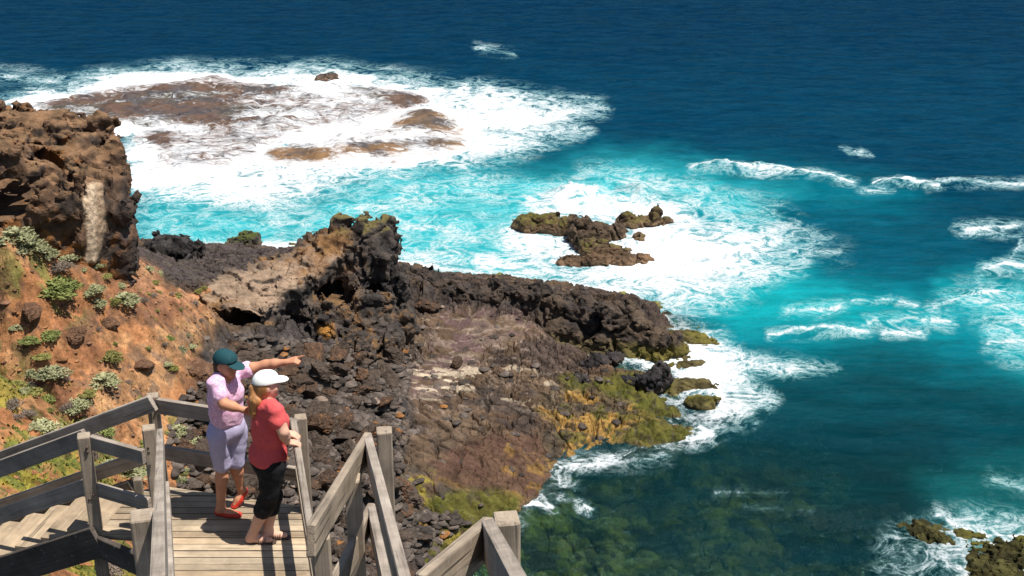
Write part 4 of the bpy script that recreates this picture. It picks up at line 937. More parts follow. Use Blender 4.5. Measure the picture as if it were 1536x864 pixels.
for i in cand:
    g_ = fbm2(np.array([rx3[i]*.3]), np.array([ry3[i]*.3]), 655, 3)[0]
    if g_ < -.02 and v3[i] < 560: continue
    s_ = rng.uniform(.12, .34); k = ('silver', 'olive', 'green', 'olive', 'grey')[int(rng.integers(5))]
    o = bpy.data.objects.new('grass_tuft', SH[k][int(rng.integers(3))][0]); COL.objects.link(o); o.location = (rx3[i], ry3[i], rz3[i]-.02); o.scale = (s_, s_, s_*rng.uniform(.7, 1.2)); o.rotation_euler = (0, 0, rng.uniform(0, 6))
    tag(o, 'small low tuft scattered over the red earth bank', 'plant', 'small tufts scattered over the bank'); tuft += 1
    if tuft >= 150: break
# ground cover of short leaves on the bank
n = 130000; bx = rng.uniform(-30, 0, n); by = rng.uniform(15, 62, n); cov = fbm2(bx*.35, by*.35, 203, 4)*.35+fbm2(bx*1.1, by*1.1, 207, 4)
uu_, vv2 = proj(bx, by, rbf(bx, by)); kk = (cov > .0-.12*(vv2 > 600)) & (uu_ < 340) & (vv2 > 350) & (uu_ > -60) & (rng.random(n) < np.clip((vv2-400)/280, .14, 1))
bx, by = bx[kk], by[kk]; bz, bi = terrain(bx, by); kk = bi['soil'] > .6; bx, by, bz = bx[kk], by[kk], bz[kk]; n = len(bx)
a = rng.uniform(0, 6.28, n); L = rng.uniform(.04, .12, n); wv_ = .022+.02*rng.random(n); lx, ly = rng.normal(0, .5, n), rng.normal(0, .5, n)
p = np.c_[bx, by, bz-.01]; t = np.c_[np.cos(a), np.sin(a), 0*a]*wv_[:, None]; tip = p+np.c_[lx, ly, np.full(n, .8)]*L[:, None]
v = np.stack([p-t, p+t, tip+t*.5, tip-t*.5], 1).reshape(-1, 3)
gm_, nt = new_mat('ground_cover_leaves'); s = NT(nt); s.out(s.bsdf(s.attr('Col'), .85, .1))
q = rng.random(n)[:, None]; q2 = fbm2(bx*.5, by*.5, 672, 3)[:, None]
cl_ = np.clip(np.array([.26, .22, .04])*(1-q)+np.array([.11, .14, .03])*q+q2*np.array([.14, .06, .0]), .02, 1)*(.7+.5*rng.random((n, 1)))
o = mesh_np('ground_cover', v, np.arange(n*4).reshape(n, 4), gm_, False, {'Col': np.repeat(cl_, 4, 0)}); tag(o, 'short yellow green ground cover over the lower red bank', 'ground cover', None, 'stuff')
print('plants', tuft, n, time.time()-T0)
# ------------------------------------------------------------------ BOARDWALK
import bmesh
DZ = 27.9
def bar(name, p0, p1, th, ht, mat, parent, yaw=None, bevel=.006, seg=6):
    """a timber from p0 to p1: th across, ht tall; its own X axis runs along the grain"""
    p0 = Vector(p0); p1 = Vector(p1); ax = p1-p0; Ln = ax.length; ax.normalize()
    if abs(ax.z) > .95:
        a = yaw or 0.; sx = Vector((math.cos(a), math.sin(a), 0))
        y = (sx-ax*sx.dot(ax)).normalized()
    else: y = Vector((0, 0, 1)).cross(ax).normalized()
    z = ax.cross(y)
    bm = bmesh.new(); bmesh.ops.create_cube(bm, size=1)
    for v in bm.verts: v.co = Vector((v.co.x*Ln, v.co.y*th, v.co.z*ht))
    bmesh.ops.bevel(bm, geom=list(bm.edges), offset=bevel, segments=2, affect='EDGES', profile=.5)
    r = random.Random(int(abs(p0.x*1000+p1.y*777)))
    for v in bm.verts: v.co += Vector((0, r.uniform(-.002, .002), r.uniform(-.003, .003)))
    me = bpy.data.meshes.new(name); bm.to_mesh(me); bm.free(); me.materials.append(mat)
    o = bpy.data.objects.new(name, me); COL.objects.link(o)
    mw = Matrix((ax, y, z)).transposed().to_4x4(); mw.translation = (p0+p1)/2
    if parent is not None: o.parent = parent; mw = Matrix.Translation(-Vector(parent.location)) @ mw
    o.matrix_basis = mw; return o
V = Vector
W_, WG, WD = M['wood'], M['woodgrey'], M['darkwood']
def px(x, y, z): return V(at_z(x, y, z))
TOP = DZ+.9
A = px(125, 652, TOP); H = px(228, 592, TOP+.03); Gp = px(450, 624, TOP); B = V(at_d(222.5, 640, 10.5)); Cp = V(at_d(213, 771, 5.6))
pf = empty('viewing_platform', (-2.4, 9.4, DZ))
tag(pf, 'weathered timber viewing platform of pale decking with grey railings under the two women', 'viewing platform')
yawd = R(14)
def post(top, zbot, parent, w=.1, yaw=yawd, mat=None):
    return bar('post', (top.x, top.y, zbot), (top.x, top.y, top.z), w, w, mat or W_, parent, yaw, .01)
for p in (A, H, B, Gp): post(p, DZ-1.6, pf)
RN = V((-1.385, 8.05, TOP)); RN2 = V((-1.2, 7.05, TOP))
# back railing
off = V((.02, -.075, 0))
Hb, Gb = px(222, 606, TOP-.06), px(448, 641, TOP-.06)
bar('handrail', Hb, Gb, .045, .135, WG, pf)
bar('mid_rail', Hb-V((0, 0, .45)), Gb-V((0, 0, .45)), .045, .13, WG, pf)
# right hand railing where the woman in red leans
r0, r1 = px(440.5, 640, TOP-.05), px(466, 798, TOP-.05); dr = (r1-r0); r1 = r1+dr*.55
bar('handrail', r0, r1, .05, .125, WG, pf)
bar('mid_rail', r0-V((-.01, .0, .43)), r1-V((-.01, 0, .43)), .045, .12, W_, pf)
post(V((r1.x+.07, r1.y-.05, TOP)), DZ-1.6, pf)
# short run between the two near left posts
a0, b0 = px(134, 668, TOP-.07), px(214, 690, TOP-.07); sh = V((0, .05, 0))
bar('handrail', a0+sh, b0+sh, .045, .125, WG, pf)
bar('mid_rail', a0+sh-V((0, 0, .44)), b0+sh-V((0, 0, .44)), .045, .12, WG, pf)
bar('edge_beam', px(131, 812, DZ-.1), px(222, 852, DZ-.1), .05, .2, WD, pf)
post(px(206, 717, TOP-.42), DZ-1, pf, .07)
# decking: one field of boards
deckP = [(-3.34, 10.02), (-3.06, 10.13), (-1.81, 9.80), (-1.28, 8.45), (-1.28, 8.2), (-2.45, 8.2), (-2.93, 9.30), (-3.44, 9.36)]
def clip_strip(poly, y0, y1):
    def cut(P, yv, keep):
        out = []
        for i in range(len(P)):
            a, b = P[i], P[(i+1) % len(P)]
            ia, ib = keep(a[1]), keep(b[1])
            if ia: out.append(a)
            if ia != ib:
                t = (yv-a[1])/(b[1]-a[1]); out.append((a[0]+(b[0]-a[0])*t, yv))
        return out
    P = cut(poly, y0, lambda y: y >= y0)
    return cut(P, y1, lambda y: y <= y1) if P else P
vv, ff, cc = [], [], []
y = 8.2; rr = random.Random(5)
while y < 10.15:
    P = clip_strip(deckP, y+.005, y+.088)
    if len(P) >= 3:
        n0 = len(vv); k = len(P); t = rr.uniform(.74, 1.22); zj = rr.uniform(-.003, .003); wm = rr.uniform(.95, 1.05)
        cyc = list(P)
        if sum(cyc[i][0]*cyc[(i+1) % k][1]-cyc[(i+1) % k][0]*cyc[i][1] for i in range(k)) < 0: cyc.reverse()
        vv += [(p[0]+2.4, p[1]-9.4, zj) for p in cyc]+[(p[0]+2.4, p[1]-9.4, -.035) for p in cyc]
        cc += [(t*wm, t, t/wm)]*(2*k)
        ff += [tuple(range(n0, n0+k)), tuple(range(n0+2*k-1, n0+k-1, -1))]+[(n0+i, n0+k+i, n0+k+(i+1) % k, n0+(i+1) % k) for i in range(k)]
    y += .093
dk = mesh_py('decking', vv, ff, M['decking'], False, pf)
at_ = dk.data.attributes.new('Col', 'FLOAT_COLOR', 'POINT'); at_.data.foreach_set('color', np.c_[np.array(cc, f32), np.ones(len(cc), f32)].ravel())
bar('edge_beam', V((-3.06, 10.15, DZ-.13)), V((-1.80, 9.82, DZ-.13)), .05, .2, W_, pf)
bar('edge_beam', V((-1.77, 9.78, DZ-.13)), V((-1.25, 8.2, DZ-.13)), .05, .2, W_, pf)
for xx in (-2.9, -2.1, -1.6): bar('joist', V((xx, 9.7 if xx > -2.5 else 9.9, DZ-.16)), V((xx+.2 if xx > -2.5 else xx-.1, 8.4 if xx > -2.5 else 9.4, DZ-.16)), .05, .2, WD, pf)

def bolt(p, n, parent, r=.011):
    n = Vector(n).normalized(); a = n.orthogonal().normalized(); b = n.cross(a); o = Vector(parent.location); p = Vector(p)-o
    ring = [(p+(a*math.cos(t)+b*math.sin(t))*r*k+n*h) for k, h in ((1, -.004), (1, .006), (.6, .010)) for t in [i*math.pi/4 for i in range(8)]]
    fs = [(k*8+i, k*8+(i+1) % 8, k*8+8+(i+1) % 8, k*8+8+i) for k in (0, 1) for i in range(8)]+[tuple(range(16, 24))]
    return mesh_py('bolt', ring, fs, M['bolt'], True, parent)
M['bolt'] = plain('rusted_bolt', (.085, .05, .035), .6, .4)
nf = Vector((-math.sin(yawd), -math.cos(yawd), 0)); nf = Vector((math.sin(yawd), -math.cos(yawd), 0))
for pp, hs in ((A, (.09, .13, .53, .57, .98)), (B, (.16, .2)), (H, (.13,)), (Gp, (.1,))):
    for h_ in hs: bolt(Vector((pp.x, pp.y, pp.z-h_))+nf*.051+Vector((.02 if int(h_*100) % 2 else -.018, 0, 0)), nf, pf)
# stairs going down to the left
st = empty('wooden_stairs', (-3.4, 9.7, DZ-.1)); tag(st, 'timber steps going down to the left from the platform between sloping grey rails', 'stairs')
sdv = V((-.95, .31, 0)); tn = .5
p_n, p_f = V((-3.44, 9.38, 0)), V((-3.32, 10.04, 0))
for k in range(9):
    o0 = sdv*(.28*k-.02); zz = DZ+.004-.14*k
    a = p_n+o0; b = p_f+o0
    mid = sdv*.14
    t = bar('tread', V((a.x+mid.x, a.y+mid.y, zz-.02)), V((b.x+mid.x, b.y+mid.y, zz-.02)), .285, .042, M['decking'], st, bevel=.004)
    at_ = t.data.attributes.new('Col', 'FLOAT_COLOR', 'POINT'); q = .95+.1*rr.random(); at_.data.foreach_set('color', np.tile(np.array([q, q, q, 1], f32), len(t.data.vertices)))
def sl(p, s, dz): return V((p.x+sdv.x*s, p.y+sdv.y*s, p.z-tn*s+dz))
Ab = V((A.x, A.y+.02, DZ)); Hf = V((H.x, H.y, DZ))
bar('stringer', sl(V((p_n.x, p_n.y-.04, DZ-.06)), -.05, 0), sl(V((p_n.x, p_n.y-.04, DZ-.06)), 2.6, 0), .05, .27, WD, st)
bar('stringer', sl(V((p_f.x, p_f.y+.03, DZ-.05)), -.05, 0), sl(V((p_f.x, p_f.y+.03, DZ-.05)), 2.6, 0), .05, .27, WD, st)
fr = V((H.x-.02, H.y-.07, TOP-.03))
bar('handrail', sl(fr, -.05, 0), sl(fr, 2.6, 0), .045, .14, WG, st); bar('mid_rail', sl(fr, .05, -.47), sl(fr, 2.6, -.47), .045, .13, WG, st)
nr = V((A.x, A.y+.07, TOP-.06))
bar('handrail', sl(nr, 0, 0), sl(nr, 2.4, 0), .045, .14, WG, st); bar('mid_rail', sl(nr, 0, -.44), sl(nr, 2.4, -.44), .045, .13, WG, st)
for p in (fr+V((0, .07, 0)), nr+V((0, -.07, 0))):
    q = sl(p, 2.45, .05); bar('post', (q.x, q.y, q.z-2.2), (q.x, q.y, q.z), .1, .1, W_, st, yawd, .01)

# left railing of the flight that climbs back toward the camera
lr = empty('stair_railing', (Cp.x, Cp.y, DZ)); tag(lr, 'timber railing with one thick near post running up along the left of the platform', 'railing')
post(Cp, Cp.z-2.4, lr)
e0, e1 = V(at_d(241, 655, 10.4)), V(at_d(240.5, 790, 5.55)); dd_ = e1-e0
bar('handrail', e0, e1+dd_*.3, .045, .125, WG, lr); bar('lower_rail', e0-V((0, 0, .47)), e1+dd_*.3-V((0, 0, .47)), .045, .12, WG, lr)
# steps of that flight, below the picture
for k in range(8):
    yq = 8.15-.3*k; zq = DZ+.13*(k+1); xo = -.2425*(yq-8.15)*1.0
    t = bar('tread', V((-2.36+xo, yq, zq-.02)), V((-1.34+xo, yq, zq-.02)), .28, .042, M['decking'], lr, bevel=.004)
    at_ = t.data.attributes.new('Col', 'FLOAT_COLOR', 'POINT'); at_.data.foreach_set('color', np.ones(4*len(t.data.vertices), f32))

def vrail(label, ptop, corner, nearL, nearR, low, posts, pw):
    root = empty('stair_railing', (ptop[0], ptop[1], ptop[2]-2.6)); tag(root, label, 'railing')
    T = V(ptop); post(T, T.z-3.2, root, pw, R(8))
    c = V(corner); l = V(nearL); r = V(nearR)
    bar('handrail', c, l, .045, .165, W_, root); bar('handrail', c+(r-c).normalized()*.01, r+(r-c)*.35, .05, .15, WG, root)
    d = V((0, 0, low))
    bar('lower_rail', c-d, l+(l-c)*.15-d, .045, .15, W_, root); bar('lower_rail', c-d+(r-c).normalized()*.01, r+(r-c)*.3-d, .05, .15, WG, root)
    for (x, y, dep, ln) in posts:
        q = V(at_d(x, y, dep)); bar('post', (q.x, q.y, q.z-ln), (q.x, q.y, q.z), pw, pw, W_, root, R(8), .01)
    return root
vrail('pair of timber rails meeting in a pointed corner right of the woman in red', at_d(576, 644, 8.5), at_d(552, 668, 8.25), at_d(466, 812, 6.5), at_d(606, 880, 5.5), .50,
      [(529, 716, 7.7, 3.0), (480, 800, 6.9, 2.0)], .1)
vrail('nearest pair of timber rails meeting at a thick post at the bottom edge', at_d(760, 775, 5.3), at_d(731, 806, 5.15), at_d(628, 896, 4.5), at_d(772, 890, 3.9), .50, [], .1)
print('deck', time.time()-T0)
# ------------------------------------------------------------------ PEOPLE
class SDF:
    def __init__(s, lo, hi, h):
        s.lo = np.array(lo, dtype=np.float64); s.h = h
        s.ax = [(lo[i]+np.arange(int((hi[i]-lo[i])/h)+2)*h).astype(f32) for i in range(3)]
        s.f = np.full([len(a) for a in s.ax], 1., f32)
    def win(s, mn, mx, pad):
        sl = []
        for i in range(3):
            a = max(0, int((mn[i]-pad-s.lo[i])/s.h)); b = min(len(s.ax[i]), int((mx[i]+pad-s.lo[i])/s.h)+2)
            sl.append(slice(a, max(a, b)))
        return tuple(sl), np.meshgrid(*[s.ax[i][sl[i]] for i in range(3)], indexing='ij', sparse=True)
    def add(s, sl, d, k):
        g = s.f[sl]
        if k <= 0: s.f[sl] = np.minimum(g, d)
        else:
            h = np.clip(.5+.5*(g-d)/k, 0, 1); s.f[sl] = g+(d-g)*h-k*h*(1-h)
    def cone(s, a, b, ra, rb, k=.02):
        a = np.array(a); b = np.array(b); r = max(ra, rb)
        sl, (x, y, z) = s.win(np.minimum(a, b)-r, np.maximum(a, b)+r, .09)
        e = b-a; L = (e*e).sum()+1e-9
        t = np.clip(((x-a[0])*e[0]+(y-a[1])*e[1]+(z-a[2])*e[2])/L, 0, 1)
        d = np.sqrt((x-a[0]-e[0]*t)**2+(y-a[1]-e[1]*t)**2+(z-a[2]-e[2]*t)**2)-(ra+(rb-ra)*t)
        s.add(sl, d, k); return s
    def ell(s, c, r, fw=(0, -1, 0), k=.03, up=None):
        """r = (sideways, forward, up)"""
        c = np.array(c); fw = np.array(fw, dtype=np.float64); fw /= np.linalg.norm(fw); u = np.array(up if up is not None else (0, 0, 1.)); sd = np.cross(fw, u); sd /= np.linalg.norm(sd); u = np.cross(sd, fw)
        R_ = max(r); sl, (x, y, z) = s.win(c-R_, c+R_, .09)
        x = x-c[0]; y = y-c[1]; z = z-c[2]
        q = ((x*sd[0]+y*sd[1]+z*sd[2])/r[0])**2+((x*fw[0]+y*fw[1]+z*fw[2])/r[1])**2+((x*u[0]+y*u[1]+z*u[2])/r[2])**2
        k0 = np.sqrt(q); s.add(sl, (k0-1)*min(r), k); return s
    def cutz(s, z, keep='above'):
        q = (z-s.ax[2]) if keep == 'above' else (s.ax[2]-z)
        s.f = np.maximum(s.f, q[None, None, :].astype(f32)); return s
    def cut(s, p, n):                                   # removes the side n points to
        x, y, z = np.meshgrid(*s.ax, indexing='ij', sparse=True)
        s.f = np.maximum(s.f, ((x-p[0])*n[0]+(y-p[1])*n[1]+(z-p[2])*n[2]).astype(f32)); return s
    def fold(s, amp, sx, sy, sz, seed):
        m = np.abs(s.f) < .03; I = np.nonzero(m)
        s.f[m] += .75*amp*(fbm3(s.ax[0][I[0]]*sx, s.ax[1][I[1]]*sy, s.ax[2][I[2]]*sz, seed, 3)-.35); return s
    def mesh(s, name, mat, parent, label=None):
        v, q = surfnet(s.f, s.lo, s.h)
        # relax a little
        for _ in range(2):
            acc = np.zeros_like(v); n = np.zeros(len(v))
            for k in range(4):
                np.add.at(acc, q[:, k], v[q[:, (k+1) % 4]]); np.add.at(n, q[:, k], 1)
                np.add.at(acc, q[:, k], v[q[:, (k+3) % 4]]); np.add.at(n, q[:, k], 1)
            v = v*.5+.5*acc/np.maximum(n, 1)[:, None]
        off = np.array(parent.location) if parent is not None else 0
        o = mesh_np(name, v-off, q, mat, True, None, parent)
        if label: o['label'] = label
        return o
def N_(v): v = np.array(v, dtype=np.float64); return v/np.linalg.norm(v)
def hand(S, wrist, kn, palm, curls, sc=1., thumb=.5, tcurl=.5):
    """palm = direction the palm faces; curls = bend per finger (index..little)"""
    wrist = np.array(wrist); kn = np.array(kn); d = N_(kn-wrist); n = N_(np.array(palm)-d*np.dot(palm, d)); sd = np.cross(d, n)
    for i in range(4): S.cone(wrist+sd*(1.5-i)*.011*sc+n*.0, kn+sd*(1.5-i)*.019*sc, .015*sc, .0115*sc, .012)
    for i, (c, L) in enumerate(zip(curls, (.072, .08, .074, .058))):
        p = kn+sd*(1.5-i)*.0195*sc; a = c*.7
        for seg, w, r0, r1 in ((.48, 1, .0098, .0088), (.30, 1, .0088, .008), (.22, .8, .008, .007)):
            dr = d*math.cos(a)+n*math.sin(a); q = p+dr*L*sc*seg*1.05
            S.cone(p, q, r0*sc, r1*sc, .004); p = q; a += c*w
    b = wrist+d*.028*sc+sd*.026*sc; m_ = b+N_(d*.75+sd*.75*thumb*2+n*.25)*.042*sc; t = m_+N_(d*.9+sd*.2+n*tcurl)*.034*sc
    S.cone(b, m_, .0135*sc, .0105*sc, .01); S.cone(m_, t, .0105*sc, .008*sc, .004)
def J(x, y, Y): return np.array(at_y(x, y, Y))
def face(S, hc, fw, up=(0, 0, 1), sc=1.):
    fw = N_(fw); sd = np.cross(fw, up); u = np.array(up)
    S.ell(hc, (.073*sc, .090*sc, .108*sc), fw, .01)
    S.ell(hc+fw*.030*sc-u*.055*sc, (.052*sc, .056*sc, .055*sc), fw, .03)            # jaw
    S.ell(hc+fw*.072*sc-u*.092*sc, (.022*sc, .018*sc, .016*sc), fw, .02)            # chin
    S.cone(hc+fw*.084*sc+u*.012*sc, hc+fw*.106*sc-u*.026*sc, .008*sc, .0125*sc, .012)  # nose
    S.ell(hc+fw*.083*sc-u*.058*sc, (.022*sc, .012*sc, .006*sc), fw, .008)           # lips
    S.ell(hc+fw*.083*sc-u*.069*sc, (.018*sc, .012*sc, .006*sc), fw, .006)
    for s_ in (1, -1):
        S.ell(hc+fw*.070*sc+sd*s_*.032*sc+u*.020*sc, (.020*sc, .014*sc, .007*sc), fw, .012)   # brow
        S.ell(hc+fw*.066*sc+sd*s_*.036*sc-u*.026*sc, (.02*sc, .016*sc, .018*sc), fw, .02)     # cheek
        S.ell(hc-fw*.004*sc+sd*s_*.074*sc-u*.012*sc, (.010*sc, .020*sc, .031*sc), fw, .006)   # ear
def eyes(hc, fw, root, sc=1.):
    fw = N_(fw); sd = np.cross(fw, (0, 0, 1))
    for s_ in (1, -1):
        E = SDF(hc-.13, hc+.13, .0042); E.ell(hc+fw*.0795*sc+sd*s_*.031*sc+np.array((0, 0, .001)), (.0135*sc, .009*sc, .0075*sc), fw, 0)
        E.mesh('eye', M['eye'], root)
def limb(S, pts, k=.03):
    for (a, ra), (b, rb) in zip(pts[:-1], pts[1:]): S.cone(a, b, ra, rb, k)
M['skinA'] = plain('tanned_skin', (.50, .235, .135), .6, .3, 9, .12); M['skinB'] = plain('fair_skin', (.60, .335, .235), .6, .3, 9, .1)
M['eye'] = plain('dark_eye', (.03, .02, .016), .3)
M['capA'] = plain('dark_teal_cloth', (.012, .055, .065), .8, .2, 60, .15); M['capB'] = plain('white_cloth', (.80, .80, .76), .8, .2, 40, .06)
M['hairA'] = plain('brown_hair', (.06, .03, .018), .55, .4, 60, .5); M['tee'] = plain('red_cotton', (.62, .095, .095), .85, .15, 30, .1, .2)
M['short'] = plain('lavender_cotton', (.44, .40, .56), .85, .15, 30, .08, .2); M['black'] = plain('black_cotton', (.010, .010, .012), .8, .2, 30, .2, .2)
M['redshoe'] = plain('red_leather', (.50, .035, .02), .45, .4); M['sandal'] = plain('dark_brown_leather', (.06, .035, .028), .6, .3)
m, nt = new_mat('pink_check_cotton'); s = NT(nt); p = s.obj()
ch = s.vor(p, 48).outputs[0]; c = s.mix(s.mapr(ch, .2, .6), (.80, .56, .68), (.66, .38, .54)); s.out(s.bsdf(c, .85, .15, s.bump(s.noise(p, 14, 4), .25, .02))); M['pink'] = m
m, nt = new_mat('ginger_hair'); s = NT(nt); p = s.obj()
g = s.noise(s.mapping(p, (40, 40, 6)), 1., 5, .6); c = s.mix(s.mapr(g, .3, .7), (.52, .25, .085), (.22, .09, .03)); s.out(s.bsdf(c, .5, .4, s.bump(g, .5, .01))); M['hairB'] = m

def cap(root, hc, fw, mat, name, label, brim=.105, tilt=-.12, up=(0, 0, 1), s_=1.):
    fw = N_(fw); C = SDF(hc-.27, hc+.27, .0058); u = np.array((0, 0, 1.))
    C.ell(hc+u*.026-fw*.004, (.086*s_, .104*s_, .098*s_), fw, 0)
    C.ell(hc+u*.03+fw*.05, (.07*s_, .05*s_, .075*s_), fw, .03)
    C.cut(hc+u*.030, N_(-u+fw*.04))
    f2 = N_(fw+u*tilt); C.ell(hc+u*.038+f2*.115, (.066, brim*.80, .0085), f2, .008)
    C.cone(hc+u*.122, hc+u*.127, .010, .008, .006)
    o = C.mesh(name, mat, root); o['label'] = label; return o

# ---- woman pointing -------------------------------------------------------
Y1 = at_z(338, 768, DZ)[1]; fw1 = N_((.72, -.69, 0)); hd1 = N_((.86, -.50, -.12)); sd1 = np.cross(fw1, (0, 0, 1))
p0 = J(338, 768, Y1); P1 = empty('person', tuple(p0)); P1.location.z = DZ
tag(P1, 'woman in dark teal cap, pink checked shirt and lavender shorts pointing out to sea', 'person')
head = J(338, 545, Y1-.01); neck = J(336, 562, Y1+.01); chest = J(337, 588, Y1); waist = J(341, 618, Y1); pel = J(341, 643, Y1+.01)
rs = J(322, 577, Y1-.105); ls = J(351, 559, Y1+.115); re = J(336, 606, Y1-.20); rw = J(366, 615, Y1-.19); rk = J(378, 618, Y1-.15)
le = J(399, 547, Y1+.12); lw = J(431, 543, Y1+.09); lk = J(443, 540, Y1+.07)
rh = pel+sd1*.09+np.array((0, 0, -.03)); lh = pel-sd1*.09+np.array((0, 0, -.03))
rkn = J(333, 697, Y1-.03); lkn = J(353, 694, Y1+.06); ran = np.array(at_z(331, 762, DZ+.07)); lan = J(361, 731, Y1+.12)
rheel = np.array(at_z(329, 767, DZ+.028)); rtoe = np.array(at_z(355, 772, DZ+.022)); ltoe = np.array(at_z(353, 757, DZ+.025)); lheel = lan+np.array((.015, .015, -.045))
allp = np.array([head, rs, le, lk, re, rk, rtoe, ltoe, pel]); lo = allp.min(0)-.22; hi = allp.max(0)+.22; lo[2] = DZ-.01
S = SDF(lo, hi, .0078)
S.ell(chest, (.130, .092, .18), fw1); S.ell(waist, (.118, .088, .16), fw1, .06); S.ell(pel, (.145, .108, .13), fw1, .06)
S.cone(rs, ls, .048, .048, .05); S.cone(neck-np.array((0, 0, .02)), head-hd1*.01-np.array((0, 0, .03)), .055, .05, .03)
face(S, head, hd1)
limb(S, [(rs, .048), (rs*.45+re*.55, .046), (re, .039), (re*.6+rw*.4, .038), (rw, .025)]); limb(S, [(ls, .048), (ls*.45+le*.55, .045), (le, .038), (le*.6+lw*.4, .037), (lw, .025)])
hand(S, rw, rk, (.2, .9, -.2), (.45, .5, .55, .6), 1.0); hand(S, lw, lk, (.1, .35, -.95), (.04, 1.25, 1.3, 1.3), 1.0, .3, .9)
for h_, k_, a_, hl, to, in ((rh, rkn, ran, rheel, rtoe), (lh, lkn, lan, lheel, ltoe)):
    cf = k_*.68+a_*.32; bk = N_(np.cross((to-hl), (0, 0, 1)))*0
    limb(S, [(h_, .080), (h_*.5+k_*.5, .068), (k_, .052), (cf, .052), (a_, .034)], .03); limb(S, [(a_, .036), (hl, .034), (hl*.4+to*.6, .034), (to, .026)], .025)
S.mesh('body', M['skinA'], P1)
S = SDF(lo, hi, .0075)
S.ell(chest, (.148, .108, .200), fw1); S.ell(waist+np.array((0, 0, -.01)), (.138, .106, .165), fw1, .08)
for s_ in (1, -1): S.ell(chest+fw1*.066+sd1*s_*.058+np.array((0, 0, .0)), (.062, .058, .066), fw1, .05)
S.cone(rs+np.array((0, 0, .005)), ls+np.array((0, 0, .005)), .056, .058, .05)
S.cone(rs, rs*.46+re*.54, .057, .060, .03); S.cone(ls, ls*.58+le*.42, .062, .060, .03)
S.fold(.020, 9, 9, 15, 31)
S.cutz(pel[2]+.055, 'above')
vn = neck+fw1*.10+np.array((0, 0, .0)); S.f = np.maximum(S.f, -SDF(lo, hi, .0075).cone(neck+fw1*.06+np.array((0, 0, .06)), chest+fw1*.15+np.array((0, 0, .045)), .062, .012, 0).cone(neck, neck+np.array((0, 0, .1)), .058, .07, 0).f)
S.mesh('shirt', M['pink'], P1)
S = SDF(lo, hi, .0075)                                                     # collar
for s_ in (1, -1):
    S.cone(neck-fw1*.055+np.array((0, 0, .03)), neck+sd1*s_*.062+np.array((0, 0, .018)), .013, .014, .01); S.cone(neck+sd1*s_*.062+np.array((0, 0, .018)), neck+fw1*.085+sd1*s_*.05+np.array((0, 0, -.05)), .014, .012, .01)
S.mesh('collar', M['pink'], P1)
S = SDF(lo, hi, .0075); S.ell(pel+np.array((0, 0, .01)), (.160, .126, .135), fw1)
for h_, k_ in ((rh, rkn), (lh, lkn)): S.cone(h_, h_*.5+k_*.5, .094, .082, .012); S.cone(h_*.5+k_*.5, k_*.97+h_*.03, .082, .070, .012)
S.fold(.020, 12, 12, 7, 37); S.cutz(pel[2]+.085, 'below'); S.mesh('shorts', M['short'], P1)
cap(P1, head, hd1, M['capA'], 'cap', 'dark teal cap with curved brim')
S = SDF(head-.2, head+.2, .006); S.ell(head-hd1*.022-np.array((0, 0, .004)), (.080, .082, .098), hd1, 0); S.ell(head-hd1*.06-np.array((0, 0, .07)), (.06, .04, .05), hd1, .03); S.cut(head+hd1*.03, N_(hd1+np.array((0, 0, -.25)))); S.mesh('hair', M['hairA'], P1)
eyes(head, hd1, P1)
e = SDF(head-.2, head+.2, .004)
cs = head+hd1*.088+np.array((0, 0, .075))+np.cross(hd1, (0, 0, 1))*.02
for q in (-.014, 0, .014): e.cone(cs+np.cross(hd1, (0, 0, 1))*q, cs+np.cross(hd1, (0, 0, 1))*q+np.array((0, 0, .018))-hd1*.008, .0052, .0052, 0)
e.mesh('emblem', plain('pale_stitching', (.55, .6, .65)), P1)
for (hl, to, an) in ((rheel, rtoe, ran), (lheel, ltoe, lan)):
    S = SDF(np.minimum(hl, to)-.14, np.maximum(hl, to)+.14, .006); d = N_(to-hl)
    S.cone(hl, hl*.4+to*.6, .043, .044, .02); S.cone(hl*.4+to*.6, to+d*.012, .044, .034, .02)
    up = N_(np.array((0, 0, 1.))-d*d[2]); S.cut(hl+up*.018, up)
    # open instep
    op = SDF(np.minimum(hl, to)-.14, np.maximum(hl, to)+.14, .006); op.cone(hl+up*.028+d*.01, hl*.42+to*.58+up*.030, .036, .034, 0); S.f = np.maximum(S.f, -op.f)
    S.cutz(DZ+.003, 'above'); S.mesh('shoe', M['redshoe'], P1)

# ---- woman leaning on the rail ---------------------------------------------
Y2 = at_z(392, 806, DZ)[1]; fw2 = N_((.86, .50, 0)); hd2 = N_((.93, .34, -.06)); sd2 = np.cross(fw2, (0, 0, 1))
p0 = J(392, 806, Y2); P2 = empty('person', tuple(p0)); P2.location.z = DZ
tag(P2, 'woman in white cap, red t-shirt and black cropped trousers leaning both hands on the rail', 'person')
Zv = np.array((0, 0, 1.))
head = J(399, 577, Y2+.03); neck = J(397, 600, Y2+.02); chest = J(402, 628, Y2+.01); waist = J(403, 658, Y2); pel = J(402, 688, Y2-.01)
rs = J(413, 617, Y2-.135); ls = J(387, 603, Y2+.15)
rt = np.array(r0)+(np.array(r1)-np.array(r0))*.16+Zv*.0625; rt2 = np.array(r0)+(np.array(r1)-np.array(r0))*.11+Zv*.0625
def onrail(py):
    a_, b_ = np.array(r0), np.array(r1)
    for t in np.linspace(0, 1, 400):
        q = a_+(b_-a_)*t+Zv*.0625
        if proj(q[0], q[1], q[2])[1] > py: return q
    return q
hr, hl2 = onrail(668), onrail(656)
rw = hr+np.array((-.075, -.01, .035)); lw = hl2+np.array((-.08, .01, .038)); rk = hr+np.array((-.004, .0, .022)); lk2 = hl2+np.array((-.004, .0, .022))
re = J(425, 648, Y2-.19); le = J(421, 640, Y2+.13)
rh = pel+sd2*.09-Zv*.03; lh = pel-sd2*.09-Zv*.03
